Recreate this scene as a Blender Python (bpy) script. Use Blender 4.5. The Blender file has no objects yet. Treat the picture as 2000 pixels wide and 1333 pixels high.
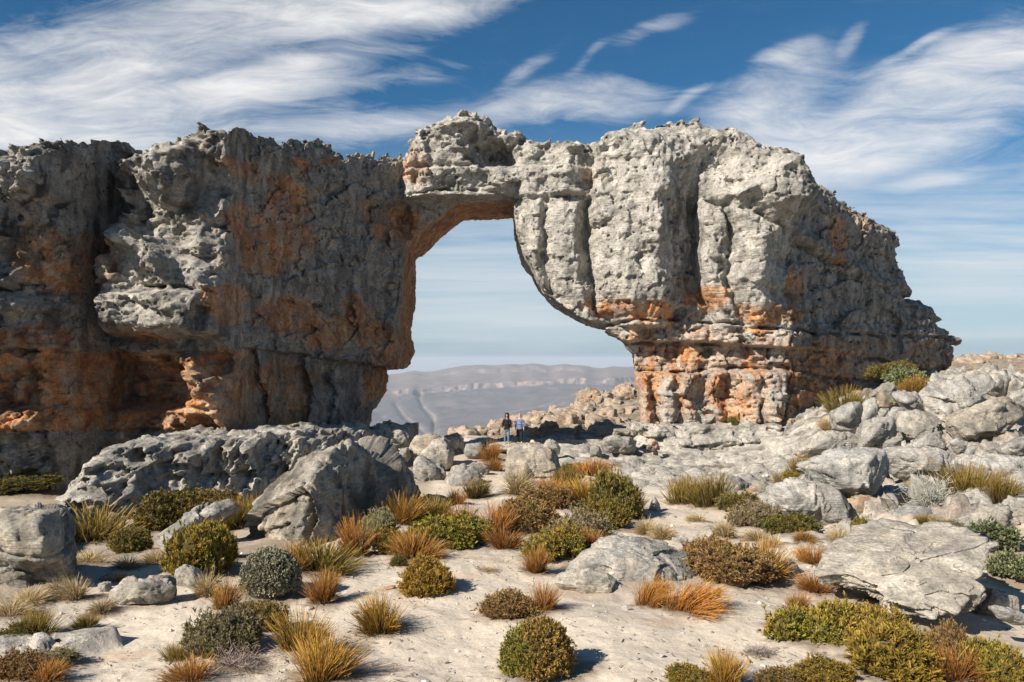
import bpy, bmesh, math, random
import numpy as np
from mathutils import Vector, Matrix
C = bpy.context.scene.collection
PX0, HY, F = 1000.0, 700.0, 1570.0      # the view's centre column, horizon row and focal length, in photo pixels

# ------------------------------------------------------------------ camera, sky, sun, exposure
cd = bpy.data.cameras.new('camera'); cam = bpy.data.objects.new('camera', cd); C.objects.link(cam)
cd.sensor_width = 36.0; cd.lens = 36.0 * F / 2000.0
cam.rotation_euler = (math.pi / 2, 0, 0); cd.shift_y = (HY - 666.5) / 2000.0
cd.clip_start = 0.1; cd.clip_end = 200000
bpy.context.scene.camera = cam
vs = bpy.context.scene.view_settings
vs.view_transform = 'Standard'; vs.look = 'None'; vs.gamma = 1.0; vs.exposure = 0.72

SUN_DIR = Vector((-0.76, -0.65, 0.0)).normalized()
SUN_EL = math.radians(35)
sunv = Vector((SUN_DIR.x * math.cos(SUN_EL), SUN_DIR.y * math.cos(SUN_EL), math.sin(SUN_EL)))
sl = bpy.data.lights.new('sun', 'SUN'); sl.energy = 5.0; sl.angle = math.radians(0.5); sl.color = (1.0, 0.925, 0.82)
so = bpy.data.objects.new('sun', sl); C.objects.link(so)
so.rotation_euler = sunv.to_track_quat('Z', 'Y').to_euler(); so.location = (-30, -30, 40)


class NT:
    """small helper for building node trees"""
    def __init__(s, tree): s.t = tree; s.n = tree.nodes; s.l = tree.links
    def new(s, kind, **kw):
        n = s.n.new(kind)
        for k, v in kw.items(): setattr(n, k, v)
        return n
    def put(s, sock, v):
        if isinstance(v, bpy.types.NodeSocket): s.l.new(v, sock)
        elif v is not None: sock.default_value = v
    def math(s, op, a, b=None, c=None, clamp=False):
        n = s.new('ShaderNodeMath', operation=op, use_clamp=clamp)
        for i, v in enumerate((a, b, c)):
            if v is not None: s.put(n.inputs[i], v)
        return n.outputs[0]
    def vmath(s, op, a, b=None):
        n = s.new('ShaderNodeVectorMath', operation=op)
        s.put(n.inputs[0], a)
        if b is not None: s.put(n.inputs[1], b)
        return n.outputs['Value'] if op in ('LENGTH', 'DOT_PRODUCT') else n.outputs[0]
    def mrange(s, v, a, b, c=0.0, d=1.0, smooth=True):
        n = s.new('ShaderNodeMapRange', interpolation_type='SMOOTHSTEP' if smooth else 'LINEAR')
        s.put(n.inputs[0], v); s.put(n.inputs[1], a); s.put(n.inputs[2], b); s.put(n.inputs[3], c); s.put(n.inputs[4], d)
        return n.outputs[0]
    def mapping(s, v, loc=(0, 0, 0), rot=(0, 0, 0), scale=(1, 1, 1), kind='POINT'):
        n = s.new('ShaderNodeMapping', vector_type=kind)
        s.put(n.inputs[0], v); n.inputs[1].default_value = loc; n.inputs[2].default_value = rot; n.inputs[3].default_value = scale
        return n.outputs[0]
    def noise(s, v, scale=1.0, detail=4.0, rough=0.5, dist=0.0, kind='FBM', col=False):
        n = s.new('ShaderNodeTexNoise'); s.put(n.inputs['Vector'], v)
        n.inputs['Scale'].default_value = scale; n.inputs['Detail'].default_value = detail
        n.inputs['Roughness'].default_value = rough; n.inputs['Distortion'].default_value = dist
        return n.outputs['Color'] if col else n.outputs[0]
    def mix(s, f, a, b, blend='MIX', clamp=False):
        n = s.new('ShaderNodeMix', data_type='RGBA', blend_type=blend); n.clamp_factor = True
        s.put(n.inputs[0], f); s.put(n.inputs[6], a); s.put(n.inputs[7], b)
        return n.outputs[2]


def make_world():
    w = bpy.data.worlds.new('World'); bpy.context.scene.world = w; w.use_nodes = True
    t = NT(w.node_tree); t.n.clear()
    sky = t.new('ShaderNodeTexSky', sky_type='NISHITA'); sky.sun_disc = False
    sky.sun_elevation = SUN_EL; sky.sun_rotation = math.atan2(sunv.x, sunv.y)
    sky.altitude = 1500; sky.air_density = 1.0; sky.dust_density = 0.6; sky.ozone_density = 2.0
    g = t.new('ShaderNodeTexCoord').outputs['Generated']
    sp = t.new('ShaderNodeSeparateXYZ'); t.put(sp.inputs[0], g)
    ay = t.math('MAXIMUM', t.math('ABSOLUTE', sp.outputs[1]), 0.12)
    u = t.math('DIVIDE', sp.outputs[0], ay); v = t.math('DIVIDE', sp.outputs[2], ay)
    cb = t.new('ShaderNodeCombineXYZ'); t.put(cb.inputs[0], u); t.put(cb.inputs[1], v)
    P = cb.outputs[0]
    # slow warp so that bands bend
    wn = t.noise(P, 2.2, 3, 0.5, col=True)
    wv = t.vmath('SUBTRACT', wn, (0.5, 0.5, 0.5)); 
    sc = t.new('ShaderNodeVectorMath', operation='SCALE'); t.put(sc.inputs[0], wv); sc.inputs['Scale'].default_value = 0.11
    PW = t.vmath('ADD', P, sc.outputs[0])
    clouds = [(330, 90, 760, 130, 12, 1.2), (40, 130, 380, 130, 6, .75), (560, 172, 460, 42, 8, .85), (820, 35, 330, 44, 9, .85), (640, 128, 260, 26, 12, .6),
              (230, 232, 620, 60, 5, .8), (760, 240, 280, 46, 7, .7), (1120, 198, 290, 58, 5, 1.05), (1790, 225, 540, 120, 13, 1.15), (300, 290, 700, 70, 4, .8),
              (1930, 110, 300, 80, 22, .85), (1600, 290, 520, 80, 9, .85), (1490, 190, 240, 80, 28, .75), (1285, 62, 130, 24, 20, .62), (1540, 110, 80, 22, 18, .5),
              (1040, 132, 90, 22, 24, .6), (1155, 120, 60, 16, 40, .4), (1680, 75, 50, 26, 60, .5), (1840, 342, 130, 20, 3, .95), (1850, 440, 700, 150, 7, .8), (1340, 190, 60, 14, 30, .6), (1810, 95, 90, 12, 25, .6),
              (1000, 560, 560, 210, 3, 1.0), (1900, 600, 520, 110, 2, .9), (-300, 300, 400, 300, 5, .7)]
    acc = None
    for (x, y, rx, ry, a, k) in clouds:
        m = t.mapping(PW, ((x - PX0) / F, (HY - y) / F, 0), (0, 0, math.radians(a)), (rx / F, ry / F, 1), 'TEXTURE')
        d = t.mrange(t.vmath('LENGTH', m), 1.2, 0.0, 0.0, k)
        acc = d if acc is None else t.math('ADD', acc, d)
    acc = t.math('MINIMUM', acc, 1.25)
    # streaks: fine wisps along the wind, coarser billows, thin level bands low down
    s1 = t.noise(t.mapping(PW, rot=(0, 0, math.radians(-12)), scale=(1.5, 9, 1)), 1.5, 8, 0.60, 0.6)
    s2 = t.noise(t.mapping(PW, rot=(0, 0, math.radians(-26)), scale=(3.4, 15, 1)), 2.6, 9, 0.66, 0.8)
    s3 = t.noise(t.mapping(P, rot=(0, 0, math.radians(-4)), scale=(.8, 13, 1)), 2.2, 6, 0.60, 0.3)
    lowmix = t.mrange(v, 0.28, 0.14)
    hi = t.math('ADD', t.math('MULTIPLY', s1, 0.55), t.math('MULTIPLY', s2, 0.45))
    st = t.math('ADD', t.math('MULTIPLY', hi, t.math('SUBTRACT', 1.0, lowmix)), t.math('MULTIPLY', s3, lowmix))
    dens = t.math('ADD', t.math('MULTIPLY', acc, 0.74), t.math('MULTIPLY', t.math('SUBTRACT', st, 0.5), 3.1))
    al = t.mrange(dens, 0.05, 1.25, 0.0, 0.93, False)
    al = t.math('POWER', al, 1.15)
    al = t.math('MULTIPLY', al, t.mrange(acc, 0.0, 0.42))
    al = t.math('MAXIMUM', al, t.math('MULTIPLY', t.mrange(st, .52, .80), t.mrange(v, .46, .05, .10, .45)))
    base = t.mix(1.0, sky.outputs[0], (0.42, 0.96, 1.20, 1), 'MULTIPLY')
    # pale, slightly hazy band over the horizon
    hz = t.mrange(v, 0.33, -0.02, 0.0, 0.80)
    hcol = t.mix(t.mrange(v, 0.05, 0.0), (7.8, 8.7, 9.5, 1), (5.7, 6.7, 8.0, 1))
    base = t.mix(hz, base, hcol)
    ccol = t.mix(t.mrange(v, 0.30, 0.02), (13.2, 13.0, 12.8, 1), (9.4, 10.2, 10.7, 1))
    col = t.mix(al, base, ccol)
    bg = t.new('ShaderNodeBackground'); t.put(bg.inputs[0], col); bg.inputs[1].default_value = 0.044
    o = t.new('ShaderNodeOutputWorld'); t.put(o.inputs[0], bg.outputs[0])
make_world()

# ------------------------------------------------------------------ numeric helpers
_r = np.random.RandomState(7)
_perm = _r.permutation(256).astype(np.int32); _perm = np.concatenate([_perm, _perm])
_g = _r.normal(size=(256, 3)); _g = (_g / np.linalg.norm(_g, axis=1, keepdims=True)).astype(np.float32)
def perlin(x, y, z=0.0):
    x, y, z = np.broadcast_arrays(np.asarray(x, np.float32), np.asarray(y, np.float32), np.asarray(z, np.float32))
    xi, yi, zi = np.floor(x), np.floor(y), np.floor(z)
    fx, fy, fz = x - xi, y - yi, z - zi
    xi = xi.astype(np.int32) & 255; yi = yi.astype(np.int32) & 255; zi = zi.astype(np.int32) & 255
    u = fx * fx * fx * (fx * (fx * 6 - 15) + 10); v = fy * fy * fy * (fy * (fy * 6 - 15) + 10); w = fz * fz * fz * (fz * (fz * 6 - 15) + 10)
    out = 0
    for i in (0, 1):
        px = _perm[(xi + i) & 255]; wx = u if i else 1 - u
        for j in (0, 1):
            py = _perm[(px + yi + j) & 255]; wy = v if j else 1 - v
            for k in (0, 1):
                g = _g[_perm[(py + zi + k) & 255]]
                out = out + wx * wy * (w if k else 1 - w) * (g[..., 0] * (fx - i) + g[..., 1] * (fy - j) + g[..., 2] * (fz - k))
    return out * 1.6
def fbm(x, y, z=0.0, o=4, lac=2.03, gain=0.5):
    a, s = 1.0, 0.0
    for i in range(o):
        s = s + a * perlin(np.asarray(x) + 17.3 * i, np.asarray(y) - 9.1 * i, np.asarray(z) + 5.7 * i)
        x, y, z, a = np.asarray(x) * lac, np.asarray(y) * lac, np.asarray(z) * lac, a * gain
    return s
def ridged(x, y, z=0.0, o=4, gain=0.5):
    a, s = 1.0, 0.0
    for i in range(o):
        n = 1 - np.abs(perlin(np.asarray(x) + 7.7 * i, np.asarray(y) + 3.1 * i, np.asarray(z) - 4.2 * i)) * 1.6
        s = s + a * n * n
        x, y, z, a = np.asarray(x) * 2.07, np.asarray(y) * 2.07, np.asarray(z) * 2.07, a * gain
    return s
def worley(x, y, z=0.0, seed=0):
    """distances to the nearest and second nearest feature point"""
    x, y, z = np.broadcast_arrays(np.asarray(x, np.float32), np.asarray(y, np.float32), np.asarray(z, np.float32))
    xi, yi, zi = np.floor(x).astype(np.int32), np.floor(y).astype(np.int32), np.floor(z).astype(np.int32)
    d1 = np.full(x.shape, 9.0, np.float32); d2 = d1.copy(); cid = np.zeros(x.shape, np.int32)
    for i in (-1, 0, 1):
        for j in (-1, 0, 1):
            for k in (-1, 0, 1):
                a, b, c = xi + i, yi + j, zi + k
                h = _perm[(_perm[(_perm[(a + seed) & 255] + b) & 255] + c) & 255]
                g = _g[h] * 0.45 + 0.5
                d = np.sqrt((a + g[..., 0] - x) ** 2 + (b + g[..., 1] - y) ** 2 + (c + g[..., 2] - z) ** 2)
                lt = d < d1
                d2 = np.where(lt, d1, np.minimum(d2, d)); cid = np.where(lt, h, cid); d1 = np.where(lt, d, d1)
    return d1, d2, cid
def facets(x, y, z=0.0, seed=0, tilt=1.0):
    """fractured relief: every cell is a tilted plane with its own level, meeting its neighbours in sharp creases"""
    x, y, z = np.broadcast_arrays(np.asarray(x, np.float32), np.asarray(y, np.float32), np.asarray(z, np.float32))
    xi, yi, zi = np.floor(x).astype(np.int32), np.floor(y).astype(np.int32), np.floor(z).astype(np.int32)
    d1 = np.full(x.shape, 9.0, np.float32); out = np.zeros(x.shape, np.float32); flat = not np.any(z)
    for i in (-1, 0, 1):
        for j in (-1, 0, 1):
            for k in ((0,) if flat else (-1, 0, 1)):
                a, b, c = xi + i, yi + j, zi + k
                h = _perm[(_perm[(_perm[(a + seed) & 255] + b) & 255] + c) & 255]; g = _g[h] * 0.45 + 0.5
                dx, dy, dz = x - a - g[..., 0], y - b - g[..., 1], (x * 0 if flat else z - c - g[..., 2])
                d = dx * dx + dy * dy + dz * dz; lt = d < d1; q = _g[(h * 7 + 13) & 255]
                out = np.where(lt, ((h * 5) % 16) / 15.0 - .5 + tilt * (q[..., 0] * dx + q[..., 1] * dy + q[..., 2] * dz), out); d1 = np.where(lt, d, d1)
    return out
def sst(a, b, x):
    t = np.clip((x - a) / (b - a), 0, 1); return t * t * (3 - 2 * t)
def poly_sd(P, Q, pts):
    """signed distance to a closed polygon, negative inside"""
    pts = np.asarray(pts, np.float32); d = np.full(P.shape, 1e9, np.float32); ins = np.zeros(P.shape, bool)
    for i in range(len(pts)):
        (ax, ay), (bx, by) = pts[i], pts[(i + 1) % len(pts)]
        ex, ey = bx - ax, by - ay
        h = np.clip(((P - ax) * ex + (Q - ay) * ey) / (ex * ex + ey * ey + 1e-9), 0, 1)
        d = np.minimum(d, (P - ax - h * ex) ** 2 + (Q - ay - h * ey) ** 2)
        c = ((ay > Q) != (by > Q)); 
        with np.errstate(divide='ignore', invalid='ignore'):
            ins ^= c & (P < (bx - ax) * (Q - ay) / (by - ay + 1e-12) + ax)
    d = np.sqrt(d); return np.where(ins, -d, d)
def line_d(P, Q, pts):
    d = np.full(P.shape, 1e9, np.float32)
    for (ax, ay), (bx, by) in zip(pts[:-1], pts[1:]):
        ex, ey = bx - ax, by - ay
        h = np.clip(((P - ax) * ex + (Q - ay) * ey) / (ex * ex + ey * ey), 0, 1)
        d = np.minimum(d, (P - ax - h * ex) ** 2 + (Q - ay - h * ey) ** 2)
    return np.sqrt(d)
def ell(P, Q, cx, cy, rx, ry, ang=0.0):
    a = math.radians(ang); c, s = math.cos(a), math.sin(a)
    x, y = P - cx, Q - cy
    u, v = (x * c - y * s) / rx, (x * s + y * c) / ry
    return np.clip(1 - (u * u + v * v), 0, None)

def surface_nets(f):
    """numpy surface nets: f < 0 inside; returns vertices in index space and quads"""
    nx, ny, nz = f.shape
    s = f < 0
    cnt = np.zeros((nx - 1, ny - 1, nz - 1), np.int8)
    for i in (0, 1):
        for j in (0, 1):
            for k in (0, 1):
                cnt += s[i:nx - 1 + i, j:ny - 1 + j, k:nz - 1 + k]
    act = (cnt > 0) & (cnt < 8)
    I, J, K = np.nonzero(act)
    idx = np.full(act.shape, -1, np.int32); idx[I, J, K] = np.arange(len(I), dtype=np.int32)
    pos = np.zeros((len(I), 3), np.float32); n = np.zeros(len(I), np.float32)
    cor = [(i, j, k) for i in (0, 1) for j in (0, 1) for k in (0, 1)]
    val = {c: f[I + c[0], J + c[1], K + c[2]] for c in cor}
    for c in cor:
        for ax in range(3):
            if c[ax] == 0:
                e = list(c); e[ax] = 1; e = tuple(e)
                a, b = val[c], val[e]; m = (a < 0) != (b < 0)
                t = np.where(m, a / np.where(m, a - b, 1), 0)
                for q in range(3):
                    pos[:, q] += np.where(m, c[q] + (t if q == ax else 0), 0)
                n += m
    pos = pos / n[:, None] + np.stack([I, J, K], 1)
    quads = []
    for ax in range(3):
        sl0 = [slice(None)] * 3; sl1 = [slice(None)] * 3
        sl0[ax] = slice(0, -1); sl1[ax] = slice(1, None)
        a, b = s[tuple(sl0)], s[tuple(sl1)]
        m = a != b
        o = [q for q in range(3) if q != ax]
        m = m.copy()
        for q in o:
            z = [slice(None)] * 3; z[q] = 0; m[tuple(z)] = False
            z[q] = -1; m[tuple(z)] = False
        E = np.array(np.nonzero(m)); flip = a[tuple(E)]
        def g(d1, d2):
            c = E.copy(); c[o[0]] -= d1; c[o[1]] -= d2
            return idx[c[0], c[1], c[2]]
        q = np.stack([g(0, 0), g(1, 0), g(1, 1), g(0, 1)], 1)
        if ax == 1: flip = ~flip
        q[~flip] = q[~flip][:, ::-1]
        quads.append(q)
    q = np.concatenate(quads)
    q = q[(q >= 0).all(1)]
    return pos, q

def np_mesh(name, verts, faces, col=None, smooth=True):
    """faces: (n,4) or (n,3) array"""
    me = bpy.data.meshes.new(name); verts = np.ascontiguousarray(verts, np.float32); faces = np.ascontiguousarray(faces, np.int32)
    k = faces.shape[1]; n = len(faces)
    me.vertices.add(len(verts)); me.vertices.foreach_set('co', verts.ravel())
    me.loops.add(n * k); me.loops.foreach_set('vertex_index', faces.ravel())
    me.polygons.add(n); me.polygons.foreach_set('loop_start', np.arange(0, n * k, k, dtype=np.int32))
    me.polygons.foreach_set('use_smooth', np.full(n, smooth))
    me.update(calc_edges=True)
    if col is not None:
        at = me.attributes.new('Col', 'FLOAT_COLOR', 'POINT')
        c = np.ones((len(verts), 4), np.float32); c[:, :3] = col; at.data.foreach_set('color', c.ravel())
    return me
def link(name, me, mat=None, parent=None, loc=None):
    o = bpy.data.objects.new(name, me); C.objects.link(o)
    if mat and me and not me.materials: me.materials.append(mat)
    if parent: o.parent = parent
    if loc is not None: o.location = loc
    return o
def tag(o, label, cat, group=None):
    o['label'] = label; o['category'] = cat
    if group: o['group'] = group
    return o
def empty(name, loc, label, cat, group=None):
    o = bpy.data.objects.new(name, None); C.objects.link(o); o.location = loc; o.empty_display_size = 0.3
    return tag(o, label, cat, group)
def kind(o, k): o['kind'] = k; return o
def W(px, py, d): return np.array([(px - PX0) / F * d, d, (HY - py) / F * d])
# ------------------------------------------------------------------ materials
def rock_material(name, bump=0.5, scale=1.0, detail_dark=0.55, horiz=True, joints=True):
    m = bpy.data.materials.new(name); m.use_nodes = True; t = NT(m.node_tree); t.n.clear()
    pos = t.new('ShaderNodeTexCoord').outputs['Object']
    at = t.new('ShaderNodeAttribute', attribute_name='Col').outputs['Color']
    n1 = t.noise(pos, 1.3 * scale, 9, 0.66, 0.3)
    n2 = t.noise(pos, 9.0 * scale, 6, 0.7)
    lay = t.noise(t.mapping(pos, scale=(0.7, 0.7, 9.0)), 1.4 * scale, 5, 0.65, 0.4)
    f1 = t.mrange(n1, 0.30, 0.70, 0.70, 1.25)
    f2 = t.mrange(n2, 0.30, 0.70, 0.70, 1.22)
    c = t.mix(1.0, at, f1, 'MULTIPLY'); c = t.mix(1.0, c, f2, 'MULTIPLY')
    # dark lichen flecks
    fl = t.noise(pos, 3.6 * scale, 9, 0.74, 0.6)
    c = t.mix(t.mrange(fl, 0.53, 0.66, 0.0, detail_dark), c, (0.045, 0.042, 0.038, 1))
    big = t.noise(t.vmath('ADD', pos, (5, 50, 9)), .55 * scale, 6, .62, .8); c = t.mix(t.mrange(big, .50, .66, 0.0, .5), c, (.10, .098, .09, 1))
    pale = t.noise(t.vmath('ADD', pos, (31, 7, 3)), 2.4 * scale, 8, 0.72, 0.5)
    c = t.mix(t.mrange(pale, 0.56, 0.70, 0.0, 0.35), c, (0.52, 0.47, 0.40, 1))
    h = t.math('ADD', t.math('MULTIPLY', n1, 0.9), t.math('MULTIPLY', n2, 0.42))
    if horiz: h = t.math('ADD', h, t.math('MULTIPLY', lay, 0.75))
    cr = t.new('ShaderNodeTexVoronoi', feature='DISTANCE_TO_EDGE'); t.put(cr.inputs['Vector'], t.vmath('ADD', pos, t.noise(pos, 1.5, 3, 0.5, col=True))); cr.inputs['Scale'].default_value = 0.55 * scale
    if joints: h = t.math('ADD', h, t.mrange(cr.outputs['Distance'], 0.0, 0.025, -0.14, 0.0))
    bp = t.new('ShaderNodeBump'); bp.inputs['Strength'].default_value = bump; bp.inputs['Distance'].default_value = 0.22 / scale ** 0.5
    t.put(bp.inputs['Height'], h)
    b = t.new('ShaderNodeBsdfPrincipled'); b.inputs['Roughness'].default_value = 0.93; b.inputs['Specular IOR Level'].default_value = 0.2
    t.put(b.inputs['Base Color'], c); t.put(b.inputs['Normal'], bp.outputs[0])
    o = t.new('ShaderNodeOutputMaterial'); t.put(o.inputs[0], b.outputs[0])
    return m
M_CLIFF = rock_material('cliff_sandstone', 0.75, 1.0, .72)
M_ROCK = rock_material('boulder_sandstone', 0.6, 1.9, 0.6, True, False)
GREY = np.array([0.32, 0.30, 0.27]); PALE = np.array([0.50, 0.465, 0.405]); TAN = np.array([0.44, 0.345, 0.24])
ORANGE = np.array([0.56, 0.245, 0.085]); RUST = np.array([0.38, 0.125, 0.05]); DARK = np.array([0.055, 0.052, 0.046])

# ------------------------------------------------------------------ a rock mass carved in a volume that follows a plan line
class Sheet:
    """vertical reference sheet over a plan line given as (photo column, distance)"""
    def __init__(s, plan, h):
        p = np.array([[(a - PX0) / F * d, d] for a, d in plan])
        # finely resample a smoothed line
        seg = np.hypot(*np.diff(p, axis=0).T); S = np.concatenate([[0], np.cumsum(seg)])
        n = int(S[-1] / h) + 1; q = np.linspace(0, S[-1], n)
        X = np.interp(q, S, p[:, 0]); Y = np.interp(q, S, p[:, 1])
        k = max(1, int(0.8 / h)); ker = np.hanning(2 * k + 3)[1:-1]; ker /= ker.sum()
        sm = lambda a: np.convolve(np.pad(a, len(ker) // 2, mode='reflect', reflect_type='odd'), ker, 'valid')
        s.X, s.Y, s.n, s.h = sm(X), sm(Y), n, h
        s.px = PX0 + s.X / s.Y * F

def carve(sheet, z0, z1, tf, tb, relief, outline, back, noise3, hole=None, batter=0.0):
    h = sheet.h; nz = int((z1 - z0) / h) + 1; nt = int((tf + tb) / h) + 1
    z = z0 + h * np.arange(nz, dtype=np.float32); t = (-tf + h * np.arange(nt)).astype(np.float32)
    P = np.repeat(sheet.px[:, None], nz, 1).astype(np.float32)
    Q = (HY - z[None, :] / sheet.Y[:, None] * F).astype(np.float32)
    mpp = (sheet.Y / F).astype(np.float32)[:, None]
    R = relief(P, Q).astype(np.float32); O = (poly_sd(P, Q, outline) * mpp).astype(np.float32)
    O += 0.22 * facets(P / 26, Q / 19, 0.0, 77, 1.0) * sst(520, 470, Q)
    O += 0.08 * fbm(P / 14, Q / 14, 3.3, 4) * sst(-1.0, 0.1, O)
    R = R - 0.9 * np.clip(1 + O / 0.9, 0, 1) ** 2            # rounded shoulders towards the outline
    B = back(P, Q).astype(np.float32)
    f = np.maximum(-R[:, None, :] - t[None, :, None], t[None, :, None] - B[:, None, :])
    f = np.maximum(f, O[:, None, :])
    if hole is not None:
        hx = sheet.X[:, None] * (1 - np.where(sheet.X[:, None] > 0, 1.0, 0.0) * np.clip(t[None, :], -2, None) / (sheet.Y[:, None] + t[None, :]))
        for j in range(nt):
            hd = poly_sd(np.repeat(hx[:, j:j + 1], nz, 1).astype(np.float32), np.repeat(z[None, :], sheet.n, 0), hole)
            f[:, j, :] = np.maximum(f[:, j, :], -hd)
    band = np.abs(f) < 1.3
    a, b, c = np.nonzero(band)
    x = sheet.X[a].astype(np.float32); y = (sheet.Y[a] + t[b]).astype(np.float32); zz = z[c]
    f[a, b, c] += noise3(x, y, zz, P[a, c], Q[a, c], O[a, c])
    f[0] = f[-1] = 1; f[:, 0] = f[:, -1] = 1; f[:, :, 0] = f[:, :, -1] = 1
    v, q = surface_nets(f)
    si = v[:, 0]; X = np.interp(si, np.arange(sheet.n), sheet.X); Y = np.interp(si, np.arange(sheet.n), sheet.Y)
    tt = v[:, 1] * h - tf
    out = np.stack([X, Y + tt, z0 + v[:, 2] * h], 1)
    pp = np.interp(si, np.arange(sheet.n), sheet.px); qq = HY - out[:, 2] / Y * F
    return out, q, pp.astype(np.float32), qq.astype(np.float32), tt.astype(np.float32)
def drop_loose(v, q, keep=0.02):
    """drop the tiny islands that noise leaves floating: label components by propagation"""
    n = len(v); lab = np.arange(n)
    while True:
        m = lab[q].min(1); new = lab.copy()
        for k in range(4): np.minimum.at(new, q[:, k], m)
        new = new[new]; new = new[new]
        if (new == lab).all(): break
        lab = new
    cnt = np.bincount(lab, minlength=n); good = cnt[lab] > keep * n
    fm = good[q].all(1); q = q[fm]; ren = np.cumsum(good) - 1
    return good, ren[q]
# ------------------------------------------------------------------ the rock arch
ARCH_PLAN = [(-420, 27.4), (-200, 29.2), (-80, 30.2), (0, 31.0), (110, 32.4), (170, 34.2), (215, 36.2), (236, 35.3), (330, 34.5), (445, 33.9), (480, 37.0), (540, 39.8),
             (610, 42.8), (680, 45.6), (740, 48.6), (790, 50.6), (840, 51), (1000, 51.2), (1100, 50.6), (1200, 49.6), (1300, 48.8), (1400, 48.4), (1500, 47.8), (1540, 48.0),
             (1575, 49.6), (1620, 52), (1700, 56.5), (1780, 61), (1850, 65), (1900, 68)]
ARCH_TOP = [(-460, 1150), (-460, 300), (-120, 262), (-60, 268), (0, 266), (20, 272), (34, 262), (50, 262), (75, 268), (110, 265), (140, 273), (165, 262), (200, 262), (222, 280), (230, 304),
            (240, 297), (254, 318), (268, 316), (300, 300), (330, 287), (350, 275), (354, 256), (370, 240), (400, 235), (420, 250), (460, 244), (480, 257), (500, 262),
            (540, 272), (557, 260), (580, 264), (618, 262), (624, 280), (640, 290), (662, 300), (678, 290), (710, 291), (730, 304), (742, 296), (760, 302), (777, 293), (787, 302),
            (800, 286), (815, 262), (850, 246), (868, 224), (884, 222), (900, 214), (930, 220), (936, 232), (948, 218), (960, 222), (968, 240), (1000, 250), (1018, 252), (1030, 268), (1060, 269),
            (1072, 266), (1084, 276), (1100, 284), (1120, 284), (1150, 281), (1174, 278), (1186, 262), (1210, 248), (1232, 241), (1241, 237), (1238, 224), (1263, 224), (1258, 237), (1268, 241), (1300, 241), (1316, 236), (1318, 226), (1328, 232), (1333, 222),
            (1345, 222), (1350, 230), (1365, 223), (1392, 236), (1420, 246), (1440, 244), (1472, 252), (1485, 264), (1500, 276), (1520, 282), (1555, 284), (1566, 300), (1582, 330),
            (1600, 352), (1650, 386), (1700, 420), (1730, 437), (1750, 450), (1762, 470), (1764, 500), (1776, 530), (1792, 562), (1792, 579), (1770, 575), (1772, 582), (1810, 586), (1836, 600),
            (1850, 626), (1836, 630), (1862, 642), (1864, 652), (1887, 659), (1886, 672), (1871, 673), (1872, 700), (1866, 735), (1852, 740), (1850, 790), (1850, 1150)]
def hw(px, py, d): return ((px - PX0) / F * d, (HY - py) / F * d)
ARCH_HOLE = [hw(784, 386, 51)] + [hw(905, 432, 58.8), (hw(1003, 400, 50.9)[0], 10.2)] + [hw(*p, 50.2) for p in
            [(1005, 420), (1010, 450), (1021, 488), (1040, 520), (1052, 548), (1075, 575), (1100, 598), (1130, 618), (1155, 630), (1200, 637), (1226, 640.5), (1180, 642), (1187, 650), (1212, 662), (1222, 680), (1233, 690),
             (1236, 720), (1243, 780), (1249, 835), (1250, 1000)]] + [hw(700, 1000, 50.5), hw(706, 845, 50.5), hw(716, 800, 50.8), hw(736, 765, 51), hw(738, 722, 51.2), hw(772, 721, 51.5), hw(790, 690, 52.5), hw(792, 640, 54), hw(802, 600, 55.5), hw(810, 555, 57), hw(816, 508, 58), hw(850, 476, 58.4), hw(880, 450, 58.6)]
ARCH_HOLE = ARCH_HOLE[1:]
CR1 = [(-500, 552), (0, 563), (80, 572), (150, 571), (200, 578), (240, 556), (290, 560), (365, 566), (440, 574), (520, 580), (560, 590), (640, 596)]
CR2 = [(-500, 676), (0, 680), (230, 690), (390, 694), (470, 680), (560, 690), (640, 702), (745, 716)]
CR3 = [(-500, 840), (0, 842), (300, 841), (430, 846), (620, 850), (700, 848)]
CR0 = [(690, 393), (760, 396), (800, 388), (860, 380), (940, 380), (1003, 392), (1060, 392), (1130, 392), (1170, 388)]
CR4 = [(1180, 637), (1240, 628), (1300, 626), (1400, 632), (1500, 640), (1600, 652), (1700, 655), (1870, 662)]
CR5 = [(1215, 668), (1300, 668), (1370, 668), (1450, 676), (1540, 680), (1620, 688), (1720, 702), (1800, 722), (1870, 735)]
CR6 = [(1240, 726), (1320, 728), (1400, 722), (1480, 722), (1540, 722), (1640, 740), (1760, 752)]
CR7 = [(1245, 832), (1330, 828), (1400, 832), (1540, 832)]
CRD = [(1372, 388), (1400, 404), (1440, 416), (1480, 428), (1530, 446), (1560, 478), (1610, 505), (1650, 520)]
def groove(P, Q, line, w, depth):
    k = .25 + .95 * sst(-.35, .35, perlin(P / 34, Q / 34, line[0][0] * .1)); Qw = Q + 4.5 * perlin(P / 24, Q / 60, line[0][1] * .1) + 1.5 * perlin(P / 7, Q / 20, 3.0)
    return -depth * k * np.exp(-(line_d(P + 3 * perlin(P / 50, Q / 16, 5.0), Qw, line) / w) ** 2)
def gy(line, P):            # height of a crack under each column
    a = np.array(line); return np.interp(P, a[:, 0], a[:, 1])
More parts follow.
